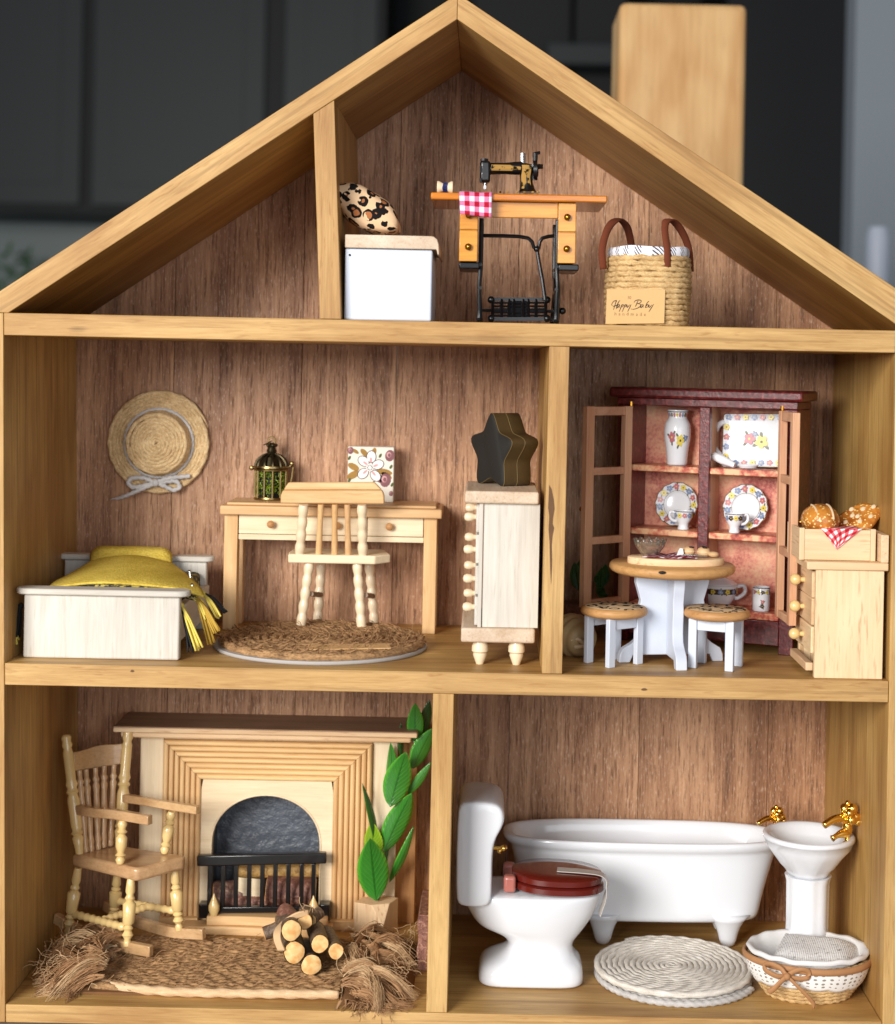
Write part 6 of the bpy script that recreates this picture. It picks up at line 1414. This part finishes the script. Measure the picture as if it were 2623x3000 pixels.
m = MB(); pf = [(19.82, 4.0), (19.95, 3.72), (20.25, 3.6), (21.15, 3.6), (21.4, 3.74), (21.5, 4.1), (21.48, 5.6), (21.5, 6.3), (21.66, 6.8), (21.92, 7.2), (22.02, 7.6), (21.95, 8.0), (21.7, 8.25), (21.2, 8.36), (20.2, 8.36), (19.95, 8.22), (19.82, 7.9)]
cxm, czm = 20.7, 6.0
R = []
for y, k in ((2.62, .80), (2.66, .90), (2.80, .97), (3.0, 1), (6.1, 1), (6.3, .97), (6.44, .9), (6.48, .8)):
    R.append([V((cxm+(x-cxm)*(1-(1-k)*.8), y, czm+(z-czm)*(1-(1-k)*.28))) for x, z in pf])
m.rings([r[::-1] for r in R]); build(m, 'tank', M_ceram, t, sub=1)
kq = b5(465, 640, 4.6); m = MB(); m.turn((21.5, 3.9, 5.95), (21.95, 3.9, 5.95), [(0, .08), (1, .08)], 8); m.ball((21.98, 3.9, 5.95), .17, .17, .15); m.ball((21.8, 3.9, 5.82), .12); build(m, 'flush_knob', M_gold, t)
def lidp(z0, z1, x0, x1, hy, n, e=2.3, tilt=.0):
    m = MB(); R = [sell(z0, x0+.06, x1-.06, cy, hy-.06, e), sell(z0+.05, x0, x1, cy, hy, e), sell(z1-.06, x0, x1, cy, hy, e), sell(z1, x0+.08, x1-.08, cy, hy-.08, e), sell(z1+.04, x0+.9, x1-.9, cy, hy-.8, e)]
    m.rings(R); 
    for v in m.v: v.z -= (v.x-22.3)*.03
    return build(m, n, M_lid, t, ang=50)
lidp(4.18, 4.53, 22.35, 26.62, 1.78, 'seat'); lidp(4.56, 4.90, 22.38, 26.55, 1.74, 'lid')
for y in (3.55, 5.4):
    m = MB(); m.box(22.0, 22.55, y-.28, y+.28, 4.1, 4.85); build(m, 'hinge', M_hinge, t, bevel=.14, seg=3)
m = MB(); m.bar(soft([V((24.45, 4.3, 4.905)), V((25.6, 4.2, 4.875)), V((26.45, 4.1, 4.79)), V((26.72, 4.05, 4.50)), V((26.70, 4.0, 4.1)), V((26.56, 4.0, 3.5)), V((26.4, 4.0, 3.0))], 5), .8, .03, (.6, 0, .8)); build(m, 'tape_strip', M_tape, t)
# bath tub
t = thing('bathtub', 'white ceramic claw foot doll bathtub along the back wall', 'bathtub', (28.9, 10.0, Z0))
tx0, tx1 = b5(497, 620, 10).x, 35.75; tcx = (tx0+tx1)/2; cyb = 10.05
rim = b6(700, 492, 7.95).z
ts = [(1.05, 23.9, 33.9, 1.0, 3), (1.1, 23.4, 34.25, 1.35, 3), (1.25, 23.1, 34.5, 1.58, 4), (1.6, 23.0, 34.6, 1.63, 4), (2.4, 22.9, 34.8, 1.72, 3), (rim-.75, 22.45, 35.35, 1.9, 3), (rim-.55, 22.35, 35.45, 1.95, 3), (rim-.42, 22.15, 35.6, 2.1, 3), (rim-.22, 22.02, 35.74, 2.19, 3), (rim-.05, 22.03, 35.73, 2.19, 3), (rim+.02, 22.15, 35.6, 2.1, 3), (rim, 22.4, 35.3, 1.98, 3), (rim-.15, 22.65, 35.1, 1.86, 3), (rim-1.0, 22.95, 34.8, 1.72, 3), (2.0, 23.4, 34.2, 1.45, 3), (1.6, 24.2, 33.4, .9, 3)]
m = MB(); m.rings([sell(z, a, b, cyb, hy, e, 64) for z, a, b, hy, e in ts]); build(m, 'tub', M_ceram, t, sub=1)
for x, y in ((26.95, 8.95), (33.0, 8.95), (26.95, 11.2), (33.0, 11.2)):
    m = MB(); m.lathe((x, y, Z0), [(0, .005), (.16, .02), (.30, .14), (.38, .34), (.46, .7), (.56, 1.0), (.72, 1.3), (.95, 1.6), (0, 1.62)], 20, 1.1, .8); build(m, 'foot', M_ceram, t, ang=180)
def faucet(par, o_, s_, dx_):
    def b(x, y, z): return V(o_)+V((x*dx_, y, z))*s_
    m = MB(); m.turn(b(0, 0, 0), b(0, 0, .75), [(0, .16*s_), (.1, .16*s_), (.15, .1*s_), (.5, .1*s_), (.55, .17*s_), (.75, .2*s_), (1, .16*s_)], 12); build(m, 'stem', M_gold, par)
    m = MB(); m.tube(soft([b(0, 0, .85), b(-.25, -.1, .98), b(-.6, -.25, .95), b(-.95, -.4, .78)], 5), lambda q: (.18-.05*q)*s_, 8); build(m, 'spout', M_gold, par, ang=180)
    m = MB(); m.tube(soft([b(.05, 0, .45), b(-.3, -.2, .42), b(-.62, -.35, .3)], 4), lambda q: (.14+.04*math.sin(q*6))*s_, 8); build(m, 'lever', M_gold, par, ang=180)
    m = MB()
    for x, y, z, r in ((-.12, -.05, 1.32, .2), (.16, -.1, 1.34, .2), (0, .15, 1.3, .2), (.02, -.22, 1.2, .17), (.3, .05, 1.0, .2), (.1, -.2, .95, .2), (.42, .1, .8, .16), (-.05, 0, 1.12, .22), (0, 0, 1.5, .12)): m.ball(b(x, y, z), r*s_)
    build(m, 'handle', M_gold, par)
q = b6(1030, 400, 9.6); faucet(t, (q.x, 9.6, q.z-.35), 1.0, 1)
# wash basin
sc0 = V((36.15, 5.55, 0)); R = 2.12; zr = 6.42
t = thing('pedestal_sink', 'white ceramic pedestal wash basin against the right wall', 'sink', (sc0.x, sc0.y, Z0))
zb = b6(1250, 690, 4.6).z
pr = [(0, zb-.2), (.9, zb-.2), (1.0, zb-.05), (1.1, zb+.1), (1.3, zb+.3), (1.62, zb+.75), (1.95, zb+1.15), (2.08, zb+1.5), (2.12, zr-.16), (2.1, zr-.02), (2.02, zr+.05), (1.88, zr+.02), (1.74, zr-.12), (1.55, zr-.45), (1.2, zr-.85), (.6, zr-1.1), (0, zr-1.15)]
m = MB(); m.lathe((sc0.x, sc0.y, 0), pr, 56, wob=lambda a, r, z: 1+(.02*math.cos(8*a) if z < zb+.8 and r > .8 else 0)); build(m, 'basin', M_ceram, t, ang=180)
pr = [(0, Z0+.005), (1.35, Z0+.005), (1.36, .3), (1.12, .7), (1.02, 1.1), (.98, 2.4), (1.0, zb-.5), (1.08, zb-.21), (0, zb-.21)]
m = MB(); m.lathe((sc0.x, sc0.y, 0), pr, 64, wob=lambda a, r, z: 1-.05*abs(math.sin(4*a+.4))**3); build(m, 'pedestal', M_ceram, t, ang=60)
q = b6(1492, 480, 5.0); faucet(t, (q.x-.05, 5.0, q.z-.05), 1.25, 1)
# cotton rope mat
rc = V((29.85, 4.9, 0)); t = thing('round_rope_mat', 'round pale coiled cotton rope mat on the bathroom floor', 'mat', (rc.x, rc.y, Z0))
m = MB(); m.tube([V((p.x+.1, p.y-.12, Z0+.15)) for p in spiral((rc.x, rc.y, 0), 2.6, 3.66, .27, (1, 0, 0), (0, 1, 0), (0, 0, 1), .06)], .145, 8, lobes=2, pitch=.4, amp=.15); build(m, 'lower_coil', M_cottong, t, ang=180)
m = MB(); m.lathe((rc.x, rc.y, Z0+.01), [(0, 0), (3.4, 0), (3.4, .22), (0, .22)], 48); build(m, 'core', M_cottong, t)
m = MB(); m.tube([V((p.x, p.y, Z0+.42+.05*math.exp(-((p-rc).length-3.6)**2))) for p in spiral((rc.x, rc.y, 0), .06, 3.66, .27, (1, 0, 0), (0, 1, 0), (0, 0, 1), .05)], .155, 9, lobes=3, pitch=.8, amp=.14); build(m, 'upper_coil', M_cotton, t, ang=180)
# lined basket with folded towel
bc = V((35.75, 3.25, 0)); bx, by = 2.72, 2.1
t = thing('lined_basket', 'oval rope basket with white lace and a brown cord bow', 'basket', (bc.x, bc.y, Z0))
def oval(f, z, n=110): return [V((bc.x+bx*f*math.cos(a), bc.y+by*f*math.sin(a), z)) for a in [2*pi*k/n for k in range(n)]]
fprof = lambda z: .68+.32*math.sin(min(1, (z+.1)/1.9)*pi/2)
zt = 1.82; m = MB(); n_ = 9
for i in range(n_):
    z = Z0+.12+i*.19; m.tube(oval(fprof(z)-.035, z), .125, 8, closed=True, lobes=2, pitch=.42, amp=.2, ph=i*1.7)
build(m, 'basket_rope', M_jute, t, ang=180)
m = MB(); m.rings([oval(fprof(zt)*.99, zt+.02), oval(fprof(zt)*1.02, zt+.14), oval(fprof(zt)*.99, zt+.24), oval(fprof(zt)*.92, zt+.2), oval(.86, zt-.1), oval(.7, .5), oval(.3, .3)], False, True)
for v in m.v: v.z += .05*math.sin(v.x*5)*math.cos(v.y*4)*(v.z > zt-.2)
build(m, 'cloth_lining', M_linen, t, ang=180)
def lace(u, v):
    a = 2*pi*u; sc_ = .10*abs(math.sin(u*44)); z = lerp(.72+.22*math.sin(a*3+1)*.4-sc_, zt-.15, v); f = fprof(z)+.035
    return V((bc.x+bx*f*math.cos(a), bc.y+by*f*math.sin(a), z))
def lacem():
    q = NT('pierced_lace'); uv = q.co((1, 1, 1), uv=True); x = q.n('SeparateXYZ', {0: uv})
    vo = q.n('TexVoronoi', {'Vector': q.n('Mapping', {'Vector': uv, 'Scale': (3.2, 5.5, 1)}).outputs[0], 'Scale': 1.0, 'Randomness': .25}).outputs['Distance']
    hole = q.mth('MULTIPLY', q.mth('LESS_THAN', vo, .26), q.mth('MULTIPLY', q.mth('GREATER_THAN', x.outputs[1], .18), q.mth('LESS_THAN', x.outputs[1], .85)))
    return q.out(q.mix(hole, S(240, 238, 234), S(150, 140, 128)), .9, q.mth('SUBTRACT', 1.0, hole), .6, .03, spec=.1)
m = MB(); m.sheet(lace, 220, 8, 15.5, 1.0); build(m, 'lace_band', lacem(), t, solid=.03, ang=180)
m = MB(); m.tube([p+V((0, 0, .06*math.sin(k*.12))) for k, p in enumerate(oval(fprof(1.6)+.05, zt-.18))], .16, 8, closed=True, flat=.6, up=(0, 0, 1)); build(m, 'cord_band', M_leath, t, ang=180)
B = lambda x, y, Y=.95: b7(x, y, Y)
Yk = 1.25
lp = lambda ps, r=.13: m.tube(soft([B(x, y, Yk-d) for x, y, d in ps], 7), r, 8, flat=.55, up=(0, -.3, 1))
m = MB(); lp([(1175, 355, .1), (1120, 350, .2), (1062, 320, .15), (1048, 290, .05), (1085, 280, .0), (1140, 305, .1), (1165, 335, .2), (1178, 352, .25)])
lp([(1175, 355, .15), (1215, 325, .25), (1262, 312, .3), (1298, 325, .25), (1296, 358, .2), (1250, 366, .2), (1195, 358, .2)])
lp([(1180, 350, .3), (1140, 385, .3), (1105, 420, .25), (1075, 440, .1)]); lp([(1182, 355, .3), (1225, 395, .4), (1275, 445, .4), (1325, 500, .3), (1330, 530, .2)], .09); m.ball(B(1178, 352, Yk-.3), .17)
build(m, 'cord_bow', M_leath, t, ang=180)
# folded towel in the basket
def knit():
    q = NT('grey_flecked_knit'); n = q.noise(q.co((3, 9, 9)), 1.3, 3, .7); v = q.n('TexWave', {'Vector': q.co((1, 1, 1), jitter=False), 'Scale': 3.2, 'Distortion': 1.5, 'Detail': 2}).outputs[1]
    return q.out(q.ramp(n, [(.32, S(140, 136, 132)), (.42, S(212, 210, 208)), (.7, S(226, 224, 222))]), .95, q.mth('ADD', q.mth('MULTIPLY', v, .6), n), .8, .04, spec=.1)
p00, p10, p01, p11 = B(1085, 290, 2.1), B(1560, 345, 1.9), B(1170, 122, 4.5), B(1612, 200, 4.1)
def tw_(u, v):
    p = p00.lerp(p10, u).lerp(p01.lerp(p11, u), v); e = (1-abs(2*u-1)**5)*(1-abs(2*v-1)**4); p.z += .34+.22*e+.05*math.sin(u*8+v*3)-.2*(1-e); return p
m = MB(); m.sheet(tw_, 34, 22); m.sheet(lambda u, v: tw_(u, v)-V((0, 0, .5)), 34, 22)
for k in range(4):
    f = [lambda s_: (s_, 0), lambda s_: (1, s_), lambda s_: (1-s_, 1), lambda s_: (0, 1-s_)][k]
    m.sheet(lambda u, v: tw_(*f(u))-V((0, 0, .5*v)), 34, 1)
tcen = tw_(.5, .5); o = build(m, 'folded_towel', knit(), loc=(tcen.x, tcen.y, .6), ang=180); tag(o, 'grey white flecked knitted towel folded inside the lace basket', 'towel')
